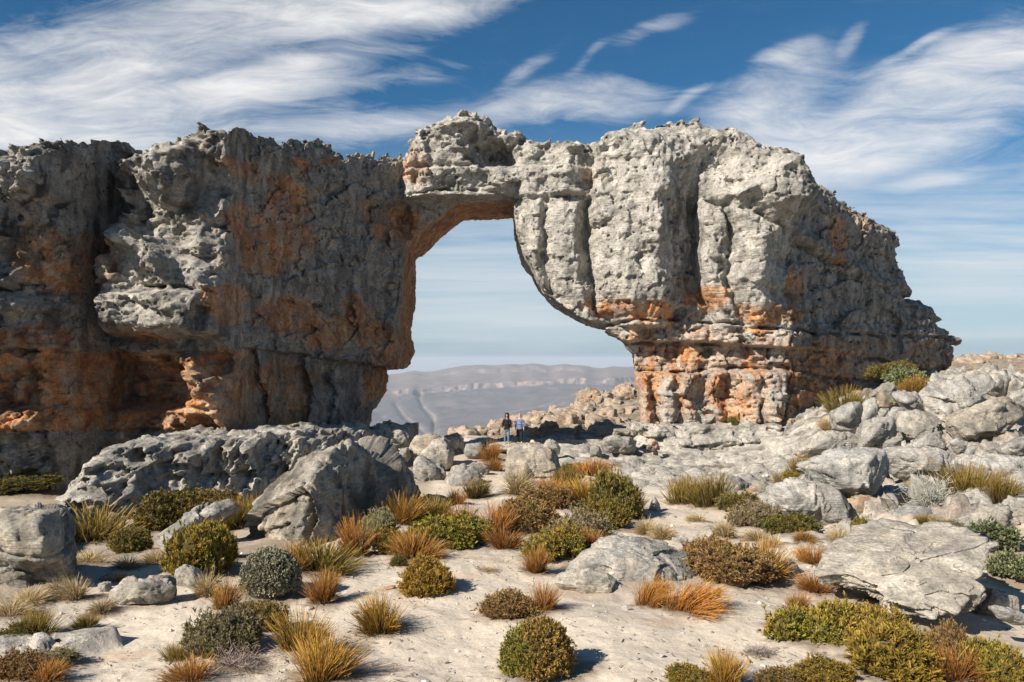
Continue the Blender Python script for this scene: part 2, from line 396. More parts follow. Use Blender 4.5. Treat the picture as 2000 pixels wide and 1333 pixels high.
def arch_relief(P, Q):
    lf = 1 - sst(770, 800, P); rt = sst(1150, 1175, P)
    wx = P + 16 * fbm(P / 80, Q / 80, 1.0, 3); wy = Q + 12 * fbm(P / 70, Q / 70, 9.0, 3)
    R = 0.42 * fbm(P / 120, Q / 140, 0.5, 4) + 0.07 * fbm(P / 26, Q / 34, 4.5, 3)
    # ----- left wall
    L = 0.0
    L = L + 1.5 * sst(215, 232, wx) * (1 - sst(440, 490, wx)) * sst(438, 500, wy + (wx - 300) * -0.5) * (1 - sst(650, 662, Q)) # lit buttress
    L = L + 0.8 * np.exp(-((wx - 300 - (wy - 420) * 0.42) / 13) ** 2) * sst(440, 480, Q) * (1 - sst(550, 565, Q))     # slanting ribs on it
    L = L + 0.6 * np.exp(-((wx - 395 - (wy - 470) * 0.30) / 15) ** 2) * sst(420, 470, Q) * (1 - sst(560, 640, Q))
    L = L + 0.7 * sst(225, 240, P) * (1 - sst(390, 440, P)) * sst(570, 585, Q) * (1 - sst(640, 656, Q))
    L = L + 1.6 * ell(P, Q, 335, 330, 66, 82, 12) ** 0.6 + 1.1 * ell(P, Q, 60, 340, 70, 55, 20) ** 0.6 + 0.9 * ell(P, Q, 100, 372, 30, 24) ** .6
    L = L + 1.0 * ell(P, Q, 178, 550, 16, 60, 24) ** 0.7 + 0.7 * ell(P, Q, 190, 625, 20, 50) ** .7 + 0.8 * ell(P, Q, 30, 600, 45, 28) ** .7
    L = L + 1.0 * ell(P, Q, 735, 425, 20, 50) ** 0.7 + .9 * ell(P, Q, 812, 442, 14, 26) ** .7 + 0.55 * ell(P, Q, 700, 575, 14, 50, 5) ** 0.7 + .6 * ell(P, Q, 712, 605, 26, 20) ** .7
    L = L - 1.3 * ell(P, Q, 205, 420, 45, 100, 10) ** .8 - 0.8 * ell(P, Q, 270, 380, 30, 60, 20)
    L = L + groove(wx, Q, [(640, 300), (690, 360), (700, 393)], 5, .3) + groove(wx, wy, [(490, 330), (590, 360), (610, 430), (560, 470)], 4, .35)
    L = L - 0.45 * sst(585, 592, Q) * (1 - sst(640, 655, Q)) * sst(480, 500, P) * (1 - sst(600, 640, P))
    c2 = gy(CR2, P)
    below = sst(-2, 4, Q - c2)
    L = L - below * (0.75 + 0.5 * sst(480, 520, P))
    L = L - below * 1.0 * sst(120, 150, wx) * (1 - sst(310, 345, wx + (Q - 760) * .35)) * (1 - sst(790, 812, Q)) * sst(700, 712, wy)      # cave-like alcove
    L = L - below * 0.6 * sst(25, 40, wx) * (1 - sst(55, 62, wx)) * sst(712, 722, wy) * (1 - sst(785, 792, Q))
    cx0 = wx - 418 - np.clip(Q - 760, -60, 90) * 0.55; cw = cx0 / np.where(cx0 < 0, 80, 34)
    L = L + below * 2.1 * sst(1, 0, np.abs(cw)) * (1 + .12 * perlin(cx0 / 9, Q / 90, 4))
    L = L + below * (1.25 * np.exp(-((wx - 516) / 11) ** 2) + 1.25 * np.exp(-((wx - 606 - (Q - 760) * .12) / 11) ** 2) + 1.0 * np.exp(-((wx - 655) / 24) ** 2) * sst(700, 740, Q))
    L = L + below * 0.9 * sst(795, 805, Q) * (1 - sst(330, 420, P))
    L = L + 0.45 * sst(-46, -36, Q - c2 + 6 * perlin(P / 30, 0, 0)) * (1 - below) * sst(440, 470, P)                       # the shelf band over the recess
    L = L - below * 0.5 * (1 - sst(335, 385, wx)) * sst(200, 300, P)
    for c, w, d in ((CR1, 3.2, .75), (CR2, 2.6, .7), (CR3, 3.0, .8)): L = L + groove(P, Q, c, w, d)
    pit = worley(P / 17, Q / 13, 0.3)[0]
    L = L + 0.42 * (pit - 0.55) * (sst(80, 0, Q - np.where(P < 350, 300, 275)) * sst(-40, -10, 380 - Q) + sst(250, 290, P) * 0 + 0.8 * np.clip(ell(P, Q, 265, 370, 110, 90), 0, 1))
    L = L + below * sst(735, 700, Q) * 0
    # blocks of the rear edge beside the opening
    L = L + 0.9 * sst(715, 740, P) * sst(640, 648, Q) * (1 - sst(712, 720, Q))
    # ----- span
    sp = sst(778, 792, P) * (1 - sst(1150, 1200, P))
    S = sp * (0.9 * sst(786, 806, P) + 0.7 * ell(P, Q, 870, 300, 110, 70) ** .6 - 1.0 * sst(332, 326, Q) * sst(930, 960, P) * (1 - sst(1060, 1110, P)) - 1.6 * ell(P, Q, 975, 300, 40, 30) ** .7
        - 1.0 * ell(wx, wy, 925, 285, 30, 26) ** .6 - 0.35 * sst(255, 235, Q))
    und = poly_sd(P, Q, [(700, 396), (1003, 396), (960, 425), (905, 440), (850, 490), (826, 520), (818, 600), (790, 600), (790, 470), (770, 440), (700, 430)])
    S = S - 1.5 * sst(6, -3, und) * sst(1003, 990, P) + .55 * sp * sst(334, 340, Q) * sst(396, 390, Q)
    S = S + groove(P, Q, [(865, 330), (900, 333), (960, 330), (1010, 318)], 3.0, .5) * sp + groove(P, wy, [(790, 340), (812, 350), (812, 380)], 4, .4)
    S = S + sp * 1.3 * (worley(wx / 17, wy / 14, 2.2)[0] - .5) * np.maximum(sst(285, 250, Q), sst(885, 900, wx) * sst(320, 300, Q))
    # ----- right pier: fluted lobes
    Rr = 0.0
    ux = P + 13 * fbm(P / 75, Q / 55, 31, 4) - 18 * np.sin(np.clip((Q - 300) / 340, 0, 1) * math.pi) * -.5 - np.clip((Q - 520) / 120, 0, 1) ** 2 * (34 * sst(1290, 1180, P) + 30 * sst(1300, 1370, P) * sst(1500, 1440, P))
    prof = np.interp(ux, [1010, 1030, 1044, 1058, 1074, 1084, 1104, 1128, 1160, 1167, 1185, 1215, 1250, 1262, 1280, 1296, 1326, 1376, 1382, 1396, 1412, 1428, 1434, 1452, 1482, 1512, 1545, 1600],
                     [-.2, .3, .9, .9, .2, .8, 1.15, 1.0, -.7, .5, 1.8, 2.4, 2.2, 2.6, 2.7, 2.0, .3, -1.2, .5, 1.1, 1.0, .0, 1.0, 1.6, 1.5, .7, -.1, -.2])
    up_ = np.interp(ux, [1010, 1040, 1075, 1080, 1100, 1130, 1160, 1170, 1200, 1260, 1300, 1340, 1370, 1600], [0, .5, .3, .7, .8, .3, -.4, .9, 1.7, 2.0, 1.4, .6, .2, 0])
    kk = sst(385, 415, Q + 12 * perlin(P / 30, Q / 30, 2)); k2 = np.where(ux > 1160, sst(300, 430, Q), kk)
    Rr = (up_ * (1 - k2) + prof * k2) * sst(236, 290, Q) * (1 - sst(560, 650, Q) * .55) * (1 - sst(636, 642, Q))
    nose = poly_sd(P, wy, [(1370, 378), (1420, 365), (1480, 330), (1520, 292), (1562, 290), (1590, 350), (1600, 400), (1560, 440), (1500, 432), (1440, 418), (1392, 402)])
    Rr = Rr * sst(-30, 6, nose) + 2.3 * (1 - sst(-34, 0, nose)) + groove(P, Q, CRD, 5, .8)
    Rr = Rr + 0.6 * sst(1500, 1580, P) * sst(28, 0, np.abs(Q - 480 - (P - 1600) * .62)) * (Q < 560)
    Rr = Rr - 0.7 * ell(P, Q, 1400, 315, 50, 34)
    # ledge bands of the foot
    c4, c5, c6, c7 = gy(CR4, P), gy(CR5, P), gy(CR6, P), gy(CR7, P)
    fr = 1 - sst(1540, 1600, P) * .75
    band = sst(-3, 3, Q - c4) * (1 - sst(-3, 3, Q - c5)); rec = sst(-3, 3, Q - c5)
    Rr = Rr + 0.35 * band * fr + 0.4 * sst(1520, 1535, P) * (1 - sst(1552, 1572, P)) * sst(640, 660, Q) - 0.62 * rec * fr + 0.45 * sst(-2, 3, Q - c6) * fr + groove(P, Q, CR6, 2.4, .7) + groove(P, Q, CR4, 2.4, .8) + groove(P, Q, CR5, 2.2, .7)
    blk = worley(P / 42 + 0.4 * perlin(P / 30, Q / 30, 0), Q / 90, 5.5, 3); ed = blk[1] - blk[0]
    Rr = Rr + (sst(0, 10, Q - c4) * fr) * (0.50 * (blk[2] % 7) / 7 - .25 - 0.4 * (1 - sst(0, .07, ed)))
    col = 0
    for cx, w, a in ((1262, 15, .7), (1300, 13, .5), (1345, 16, .55), (1400, 14, .3), (1468, 20, 1.0), (1512, 24, 1.15), (1436, 10, .4)):
        col = np.maximum(col, a * np.sqrt(np.clip(1 - ((wx - cx) / w) ** 2, 0, 1)))
    Rr = Rr + col * sst(-3, 14, Q - c6) * (1 - .3 * sst(790, 832, Q)) - 0.9 * ell(wx, wy, 1425, 770, 26, 46) ** .8 + groove(P, Q, CR7, 2.2, .8) + 0.6 * sst(0, 4, Q - c7) * fr
    for dx in range(3):
        Rr = Rr + groove(wx, wy, [(1548 + 42 * dx, 560), (1552 + 40 * dx, 700), (1565 + 42 * dx, 830)], 6, .45)
    # flutes from rain on the upper faces, thin beds everywhere
    fl = ridged(wx / 22, wy / 150, 7.0, 3, .5)
    R = R + 0.11 * (fl - 1.1) * (sst(230, 330, Q) * (1 - sst(600, 650, Q))) * (0.6 + .6 * rt)
    beds = perlin(P / 260, Q / 7.5, 2.0) + .6 * perlin(P / 90, Q / 3.6, 8.0)
    R = R + 0.075 * beds * (0.6 + sst(560, 640, Q) + .9 * lf)
    # angular plates and joints break every face
    wx2 = P + 9 * fbm(P / 22, Q / 22, 21, 3); wy2 = Q + 9 * fbm(P / 22, Q / 22, 27, 3)
    soft = np.where((P > 1010) & (P < 1540) & (Q < 600), .34, np.where(P > 1540, .5, np.where(P > 1180, .34, np.where(P > 780, .6, .75))))
    for sx_, sy_, a_, sd_ in ((84, 46, .75, 13), (30, 17, .18, 19), (12, 8, .07, 23)):
        R = R + a_ * soft * facets(wx2 / sx_, wy2 / sy_, 0.0, sd_, 1.3)
    for sx_, sy_, a_, sd_ in ((150, 44, .42, 33), (60, 90, .30, 37), (46, 20, .14, 39)):    # open joints and bedding cracks
        b_ = worley(wx2 / sx_, wy2 / sy_, .4, sd_); R = R - a_ * (.4 + .6 * soft) * sst(.045, .0, (b_[1] - b_[0])) * sst(-.3, .3, fbm(P / 50, Q / 50, sd_, 2) + .1)
    R = R + groove(P, Q, CR0, 2.6, .55) * sst(690, 700, P) * (1 - sst(1130, 1170, P))
    pt = worley(P / 15, Q / 12, 6.3); R = R - 0.5 * sst(.34, .1, pt[0]) * sst(0.1, .5, fbm(P / 60, Q / 60, 12, 2)) * rt
    tip = sst(1740, 1790, P); R = R + tip * .45 * facets(P / 46, Q / 24, 0.0, 91, .7)
    return R + L * lf + S + Rr * sst(1005, 1030, P)
def arch_noise(x, y, z, P, Q, O):
    n = -0.10 * fbm(x / 2.2, y / 2.2, z / 1.8, 3, gain=.5)
    crest = sst(-1.7, -0.1, O) * (Q < 480)
    wl = worley(x / 0.75, y / 0.75, z / 0.5, 11)[0]
    n = n + crest * (0.20 * (0.62 - wl) + .17 * facets(x / .8, y / .8, z / .45, 17, 1.2))
    wx_ = x + .35 * fbm(x / 1.3, y / 1.3, z / 1.3, 2)
    calm = np.where((P > 1010) & (P < 1540) & (Q < 625), .22, np.where(P > 1540, .42, np.where(P > 1180, .26, np.where(P > 780, .45, np.where(P > 480, .5, .45)))))
    n = n + calm * (.15 * facets(wx_ / 1.7, y / 1.7, z / .85, 41, 1.1) + .055 * facets(wx_ / .6, y / .6, z / .32, 43, 1.2))
    up = ((Q < 460) & (P < 480)) | ((P > 860) & (P < 1010) & (Q < 330))
    tf = worley(x / .6, y / .6, z / .7, 51)[0]; n = n + .20 * sst(.42, .12, tf) * sst(.15, .5, fbm(x / 2.6, y / 2.6, z / 2.6 + 30, 2) + .28 * up - .02)
    n = n * np.where((P > 770) & (P < 1015) & (Q > 372) & (Q < 450), .35, 1.0)
    return n
def rock_colour(x, y, z, orange, pale, dark, seed=0.0):
    """surface colour from soft masks: orange stain, pale sandstone, dark lichen, plus light and shade painted on the arch"""
    n = fbm(x / 2.1, y / 2.1, z / 1.6 + seed, 4); n2 = fbm(x / .5, y / .5, z / .4 + seed, 3); wb = .35 * fbm(x / 1.6, y / 1.6, z / 1.3, 2); st = fbm(x / .6 + wb, y / .6 + wb, z / 2.8 + 3 + seed, 4)
    c = GREY[None] * (1 + .22 * n + .14 * n2)[:, None]
    mixc = lambda c, k, w: c + (np.asarray(k)[None] - c) * np.clip(w, 0, 1)[:, None]
    c = mixc(c, TAN, 0.55 * sst(.1, .6, n2 + .5 * n)); c = mixc(c, PALE, pale * (.7 + .4 * n))
    o = np.clip(orange * 1.25 + .45 * n * (orange > .03) + .3 * st * (orange > .03), 0, 1) * sst(0.02, 0.25, orange)
    rust = sst(.0, .55, fbm(x / 1.2, y / 1.2, z / 1.6 + 40 + seed, 3)); oc = ORANGE[None] + (RUST - ORANGE)[None] * rust[:, None]
    oc = oc + (TAN * np.array([1.15, 1.02, .9]) - oc) * (0.85 * sst(-.1, .35, -n2 - .3 * st))[:, None]
    c = c + (oc - c) * (o * .95)[:, None]
    c = mixc(c, DARK, dark * sst(-.15, .5, st + .5 * n))
    return np.clip(c, .02, .62)
def arch_colour(v, P, Q, T):
    W_ = P + 14 * fbm(P / 50, Q / 50, 2, 3); V_ = Q + 12 * fbm(P / 50, Q / 50, 6, 3)
    e = lambda cx, cy, rx, ry, a=0: np.clip(ell(W_, V_, cx, cy, rx, ry, a) * 1.6, 0, 1)
    o = np.zeros_like(P)
    c2 = gy(CR2, P)
    o = np.maximum(o, .95 * sst(-4, 6, Q - c2) * (Q < 842) * sst(560, 380, P) * .9)
    for a in ((470, 330, 50, 22, -20), (560, 390, 60, 60, -20), (480, 440, 60, 40, -30), (520, 480, 60, 70), (575, 470, 40, 60), (560, 620, 90, 46), (640, 650, 70, 50), (460, 600, 30, 50), (545, 770, 80, 90), (445, 760, 60, 110, 20),
              (150, 520, 130, 80), (60, 480, 80, 60), (70, 660, 90, 30), (300, 660, 60, 20), (735, 660, 50, 40), (760, 690, 50, 40), (700, 610, 30, 40), (780, 440, 60, 50, 20), (640, 310, 22, 14), (585, 330, 30, 20), (740, 790, 30, 60)):
        o = np.maximum(o, .66 * e(*a))
    lintel = sst(.6, 2.0, T) * (P > 700) * (P < 1010) * (Q > 360)
    o = np.maximum(o, lintel); o = np.maximum(o, .28 * e(815, 330, 34, 50)); o = np.maximum(o, .22 * np.maximum(e(1670, 440, 60, 50), e(1150, 340, 30, 30)))
    c4, c5 = gy(CR4, P), gy(CR5, P)
    foot = sst(0, 8, Q - c4) * (P > 1180)
    o = np.maximum(o, foot * .26); o = np.maximum(o, sst(0, 6, Q - c5) * (P > 1180) * np.where(P < 1540, .14 + .42 * sst(.0, .4, fbm(P / 12, Q / 110, 44, 3)), .66) * (1 - sst(1600, 1850, P) * .8) * (1 - .75 * sst(834, 842, Q)))
    for a in ((1430, 770, 50, 70), (1270, 760, 16, 80), (1330, 690, 60, 26), (1560, 760, 30, 90), (1600, 700, 60, 40), (1250, 610, 130, 24, -4), (1380, 580, 60, 30), (1500, 610, 80, 20), (1560, 560, 20, 40), (1480, 640, 40, 10), (1640, 470, 20, 60)):
        o = np.maximum(o, .75 * e(*a))
    pale = np.clip(1.0 * sst(780, 800, P) * (P < 1540) + e(300, 500, 120, 120) * .6 + e(300, 610, 120, 50) * .6 + e(340, 320, 60, 80) * .7 + e(60, 340, 80, 50) * .6 + .5 * sst(835, 845, Q) + .5 * foot * (P < 1540), 0, 1)  # pale rock, and sunlit faces of wall and pier painted lighter
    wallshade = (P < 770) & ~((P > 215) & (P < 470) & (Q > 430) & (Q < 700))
    dark = np.where(wallshade, np.where(P > 480, .5, .68), .20) + .45 * e(120, 430, 200, 110) + .5 * e(1335, 480, 46, 170) + .45 * e(1180, 330, 30, 60) + .4 * e(1440, 600, 60, 26) + .4 * e(1110, 560, 40, 50) + .35 * e(960, 300, 50, 40) + .35 * e(1270, 430, 22, 90)  # shade painted on the left wall and lobe flank, plus lichen blotches
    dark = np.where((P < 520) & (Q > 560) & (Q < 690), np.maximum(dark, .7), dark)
    dark = np.where((P > 1540), .62, dark); dark = dark * (1 - .6 * o)  # shaded right face painted darker as well
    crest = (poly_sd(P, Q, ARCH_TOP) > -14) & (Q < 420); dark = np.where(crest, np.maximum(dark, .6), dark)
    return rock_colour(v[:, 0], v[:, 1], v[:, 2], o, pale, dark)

def build_arch():
    h = ARCH_H
    sh = Sheet(ARCH_PLAN, h)
    back = lambda P, Q: np.interp(P, [-400, 400, 700, 800, 1000, 1250, 1540, 1900], [6, 7, 8, 7.6, 7.4, 8.5, 9, 6]) - 1.2 * sst(330, 230, Q) + .6 * fbm(P / 90, Q / 90, 20, 3)
    v, q, P, Q, T = carve(sh, -6.6, 17.2, 3.4, 9.4, arch_relief, ARCH_TOP, back, arch_noise, ARCH_HOLE)
    good, q = drop_loose(v, q); v, P, Q, T = v[good], P[good], Q[good], T[good]
    # fine grain pushed along the vertex normals
    n = np.zeros_like(v); a, b, c, d = (v[q[:, i]] for i in range(4)); fn = np.cross(c - a, d - b)
    for i in range(4): np.add.at(n, q[:, i], fn)
    n /= np.linalg.norm(n, axis=1, keepdims=True) + 1e-9
    v = v + n * (0.03 * fbm(v[:, 0] / .42, v[:, 1] / .42, v[:, 2] / .3, 3, gain=.6) + .035 * facets(v[:, 0] / .33, v[:, 1] / .33, v[:, 2] / .2, 71, 1.2))[:, None]
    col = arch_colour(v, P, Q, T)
    root = empty('rock_arch', (0, 52, -5), 'huge weathered grey and orange sandstone arch framing the sky and valley', 'rock arch')
    fc = P[q].mean(1); fx = v[:, 0][q].mean(1)
    parts = (('cliff_wall', fx < hw(787, 0, 50.6)[0], 'dark shaded cliff with rust orange recesses left of the opening'),
             ('bridge', (fx >= hw(787, 0, 50.6)[0]) & (fx < hw(1172, 0, 49.8)[0]), 'pale lintel of rock with a pitted crown over the opening'),
             ('pier', fx >= hw(1172, 0, 49.8)[0], 'fluted sunlit pier on orange foot blocks right of the opening'))
    nv = n
    for nm, sel, lb in parts:
        qs = q[sel]; used = np.unique(qs); ren = np.full(len(v), -1); ren[used] = np.arange(len(used))
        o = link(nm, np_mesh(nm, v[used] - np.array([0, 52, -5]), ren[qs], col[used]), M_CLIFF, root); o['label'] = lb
    return root
ARCH_H = 0.10
build_arch()
# ------------------------------------------------------------------ ground
GP = [(0, 1333, 9.6), (1000, 1333, 10), (2000, 1333, 9.8), (-400, 1333, 9.6), (2400, 1333, 9.8), (0, 1200, 13), (500, 1200, 13), (1000, 1200, 13.0), (1500, 1200, 13.2), (1990, 1300, 11.3), (1930, 1225, 14.6), (1905, 1150, 16.8), (2100, 1215, 15.0), (2150, 1140, 16.5), (0, 1120, 16), (300, 1120, 16.4), (700, 1100, 17), (1000, 1100, 17), (1400, 1100, 17.6),
      (-500, 1100, 16), (150, 1080, 20.5), (200, 1030, 25), (400, 990, 29.3), (600, 990, 27), (700, 1000, 24.6), (1000, 1000, 24.5), (1300, 1000, 25), (1000, 940, 32), (850, 940, 32), (1200, 950, 31), (1400, 950, 31.5), (1530, 950, 30.5),
      (1000, 868, 47), (900, 870, 46), (750, 868, 46), (700, 850, 50), (1100, 872, 46.5), (1300, 872, 46.5), (1560, 880, 43), (1250, 862, 51), (1250, 862, 60), (900, 866, 52), (500, 950, 36), (0, 950, 33), (0, 940, 45), (-500, 950, 33),
      (1620, 822, 43), (1750, 768, 47), (1850, 752, 51), (2000, 758, 45), (2000, 850, 37), (1860, 838, 37), (1930, 862, 34), (2000, 935, 28), (1800, 915, 32), (1950, 980, 23), (1700, 1000, 23.5), (2000, 1010, 20), (1600, 1030, 22.3), (1850, 1060, 18.6), (1700, 1110, 17), (2300, 1000, 20), (2300, 800, 36), (2300, 720, 50), (1900, 724, 62), (2100, 724, 62)]
def _tps():
    p = np.array([W(*g) for g in GP]); n = len(p)
    d = np.linalg.norm(p[:, None, :2] - p[None, :, :2], axis=2); K = np.where(d > 0, d * d * np.log(d + 1e-9), 0) + np.eye(n) * 2.0
    A = np.zeros((n + 3, n + 3)); A[:n, :n] = K; A[:n, n] = 1; A[:n, n + 1:] = p[:, :2]; A[n, :n] = 1; A[n + 1:, :n] = p[:, :2].T
    return p, np.linalg.solve(A, np.concatenate([p[:, 2], [0, 0, 0]]))
_tp, _tw = _tps()
def G(x, y):
    x = np.asarray(x, float); y = np.asarray(y, float); sh = np.broadcast(x, y).shape
    X, Y = np.broadcast_to(x, sh).ravel(), np.broadcast_to(y, sh).ravel(); z = np.zeros(X.size)
    for i in range(0, X.size, 40000):
        xx, yy = np.clip(X[i:i + 40000], -30, 34), np.clip(Y[i:i + 40000], 5, 62)
        d = np.hypot(xx[:, None] - _tp[None, :, 0], yy[:, None] - _tp[None, :, 1])
        z[i:i + 40000] = (np.where(d > 0, d * d * np.log(d + 1e-9), 0) @ _tw[:len(_tp)]) + _tw[-3] + _tw[-2] * xx + _tw[-1] * yy
    z = np.clip(z, -6.2, 1.0)
    return z.reshape(sh)
def at(px, py, lo=6.0, hi=60.0):
    """the point of the ground seen at a photo pixel"""
    ds = np.linspace(lo, hi, 900); z = (HY - py) / F * ds; g = G((px - PX0) / F * ds, ds)
    k = np.nonzero(z < g)[0]; d = ds[k[0]] if len(k) else hi
    x, y = (px - PX0) / F * d, d
    return Vector((x, y, float(G(x, y))))
def ground_material():
    m = bpy.data.materials.new('pale_sand'); m.use_nodes = True; t = NT(m.node_tree); t.n.clear()
    pos = t.new('ShaderNodeTexCoord').outputs['Object']
    at_ = t.new('ShaderNodeAttribute', attribute_name='Col').outputs['Color']
    n1 = t.noise(pos, 0.9, 7, 0.6); n2 = t.noise(pos, 14.0, 5, 0.7); n3 = t.noise(pos, 60.0, 3, 0.7)
    c = t.mix(1.0, at_, t.mrange(n1, .3, .7, .92, 1.05), 'MULTIPLY'); c = t.mix(1.0, c, t.mrange(n2, .3, .7, .86, 1.08), 'MULTIPLY')
    vo = t.new('ShaderNodeTexVoronoi'); t.put(vo.inputs['Vector'], pos); vo.inputs['Scale'].default_value = 22
    sp = t.mrange(vo.outputs['Distance'], .14, .06); sel = t.mrange(t.noise(pos, 3.0, 4, .6), .52, .62)
    c = t.mix(t.math('MULTIPLY', t.math('MULTIPLY', sp, sel), .75), c, (.16, .11, .075, 1))
    h = t.math('ADD', t.math('MULTIPLY', n2, .6), t.math('MULTIPLY', n3, .25)); h = t.math('ADD', h, t.math('MULTIPLY', sp, .25))
    h = t.math('ADD', h, t.math('MULTIPLY', t.noise(pos, 4.5, 3, .5), 1.0))
    bp = t.new('ShaderNodeBump'); bp.inputs['Strength'].default_value = .55; bp.inputs['Distance'].default_value = .05; t.put(bp.inputs['Height'], h)
    b = t.new('ShaderNodeBsdfPrincipled'); b.inputs['Roughness'].default_value = .95; b.inputs['Specular IOR Level'].default_value = .15
    t.put(b.inputs['Base Color'], c); t.put(b.inputs['Normal'], bp.outputs[0])
    o = t.new('ShaderNodeOutputMaterial'); t.put(o.inputs[0], b.outputs[0]); return m
M_SAND = ground_material()
def far_material(name, bump, dist, scale):
    m = bpy.data.materials.new(name); m.use_nodes = True; t = NT(m.node_tree); t.n.clear()
    pos = t.new('ShaderNodeTexCoord').outputs['Object']
    c = t.new('ShaderNodeAttribute', attribute_name='Col').outputs['Color']
    n = t.noise(pos, scale, 9, .65)
    c = t.mix(1.0, c, t.mrange(n, .3, .7, .72, 1.28), 'MULTIPLY')
    bp = t.new('ShaderNodeBump'); bp.inputs['Strength'].default_value = bump; bp.inputs['Distance'].default_value = dist; t.put(bp.inputs['Height'], n)
    b = t.new('ShaderNodeBsdfPrincipled'); b.inputs['Roughness'].default_value = .95; b.inputs['Specular IOR Level'].default_value = .1
    t.put(b.inputs['Base Color'], c); t.put(b.inputs['Normal'], bp.outputs[0])
    o = t.new('ShaderNodeOutputMaterial'); t.put(o.inputs[0], b.outputs[0]); return m
def grid_quads(a, b):
    i = (np.arange(a - 1)[:, None] * b + np.arange(b - 1)[None]).ravel(); return np.stack([i, i + b, i + b + 1, i + 1], 1)
SAND = np.array([.60, .515, .41])
def build_ground(plants, rocks):
    ys = 3.0 * np.exp(np.arange(0, math.log(64 / 3.0), .0058)); us = np.linspace(-1.75, 1.45, 900)
    Y, U = np.meshgrid(ys, us, indexing='ij'); X = U * (Y + 3.0)
    Z = G(X, Y); P = PX0 + X / Y * F; Q = HY - Z / Y * F
    soil = sst(.05, .4, fbm(X / 3.5, Y / 3.5, 4, 4)) * .5
    # bare rock pavement under the arch and up the right slope
    pave = np.clip(sst(40, -10, poly_sd(P.astype(np.float32), Q.astype(np.float32), [(700, 840), (940, 850), (960, 880), (1100, 885), (1110, 925), (1330, 945), (1480, 960), (1500, 1040), (1620, 1065), (1700, 1000), (2100, 1010), (2600, 900), (2600, 600), (1500, 700), (700, 780)])), 0, 1)
    pave = np.maximum(pave, sst(12, -4, poly_sd(P.astype(np.float32), Q.astype(np.float32), [(-60, 1300), (0, 1262), (90, 1238), (190, 1236), (230, 1250), (120, 1278), (40, 1310)])) * .8)
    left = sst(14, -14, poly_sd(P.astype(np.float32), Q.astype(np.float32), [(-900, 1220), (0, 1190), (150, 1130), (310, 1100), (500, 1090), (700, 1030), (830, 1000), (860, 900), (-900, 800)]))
    rub = worley(X / .8, Y / .8, 0, 9); blk = worley(X / 2.6 + .25 * fbm(X, Y, 0, 2), Y / 1.7 + .2 * fbm(X, Y, 7, 2), 0, 31)
    Z2 = Z + .10 * fbm(X / 2.2, Y / 2.2, 1, 2) + .018 * fbm(X / .35, Y / .35, 2, 3, gain=.6) * (1 - pave)
    nbx = fbm(X, Y, 3, 2); slope = sst(1550, 1650, P) * sst(1060, 1000, Q)
    Z2 = Z2 + pave * .22 * facets(X / 1.1 + .2 * nbx, Y / .9, 0.0, 5, 1.1) + pave * (.36 * ((blk[2] % 9) / 9 - .5) * sst(0, .05, blk[1] - blk[0]) + .05 * fbm(X / .5, Y / .5, 8, 3) - .10 * sst(.06, 0, blk[1] - blk[0])) + slope * (.42 * facets(X / 1.5 + .2 * nbx, Y / 1.2, 0.0, 15, 1.3) + .16 * facets(X / .5, Y / .45, 0.0, 25, 1.3))
    col = np.broadcast_to(SAND, X.shape + (3,)).copy()
    def mx(c, w): col[:] = col + (np.asarray(c) - col) * np.clip(w, 0, 1)[..., None]
    mx((.46, .40, .33), soil); mx((.50, .36, .25), .5 * sst(.3, .6, fbm(X / 2.2, Y / 1.1, 14, 3)))
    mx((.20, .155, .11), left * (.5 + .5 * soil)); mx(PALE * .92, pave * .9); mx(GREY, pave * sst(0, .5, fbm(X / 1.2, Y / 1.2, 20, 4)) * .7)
    mx((.05, .045, .035), pave * sst(.06, 0, blk[1] - blk[0]) * .8)
    nb = fbm(X / .25, Y / .25, 5, 3)
    for (x, y, r) in plants:                              # fallen litter and soil mounds round the plants
        x = x + .12 * r; y = y + .1 * r
        b = (np.abs(X - x) < 2.2 * r) & (np.abs(Y - y) < 2.2 * r); 
        if not b.any(): continue
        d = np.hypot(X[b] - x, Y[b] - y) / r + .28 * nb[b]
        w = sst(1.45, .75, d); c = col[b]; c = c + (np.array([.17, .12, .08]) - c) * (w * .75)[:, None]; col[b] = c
        Z2[b] += .10 * r * sst(1.7, .3, d)
    for (x, y, r) in rocks:
        b = (np.abs(X - x) < 2 * r) & (np.abs(Y - y) < 2 * r)
        if not b.any(): continue
        d = np.hypot(X[b] - x, Y[b] - y) / r + .2 * nb[b]; w = sst(1.35, .9, d); c = col[b]; c = c + (np.array([.34, .27, .21]) - c) * (w * .6)[:, None]; col[b] = c
        Z2[b] += .05 * min(r, 1) * sst(1.5, .6, d)
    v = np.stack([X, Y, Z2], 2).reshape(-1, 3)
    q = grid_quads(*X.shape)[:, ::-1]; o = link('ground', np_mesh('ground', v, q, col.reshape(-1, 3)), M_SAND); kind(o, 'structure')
    o.data.materials.append(M_ROCK); pq = (pave.ravel() + .35 * fbm(X / .9, Y / .9, 33, 3).ravel())[q].mean(1); o.data.polygons.foreach_set('material_index', (pq > .5).astype(np.int32))

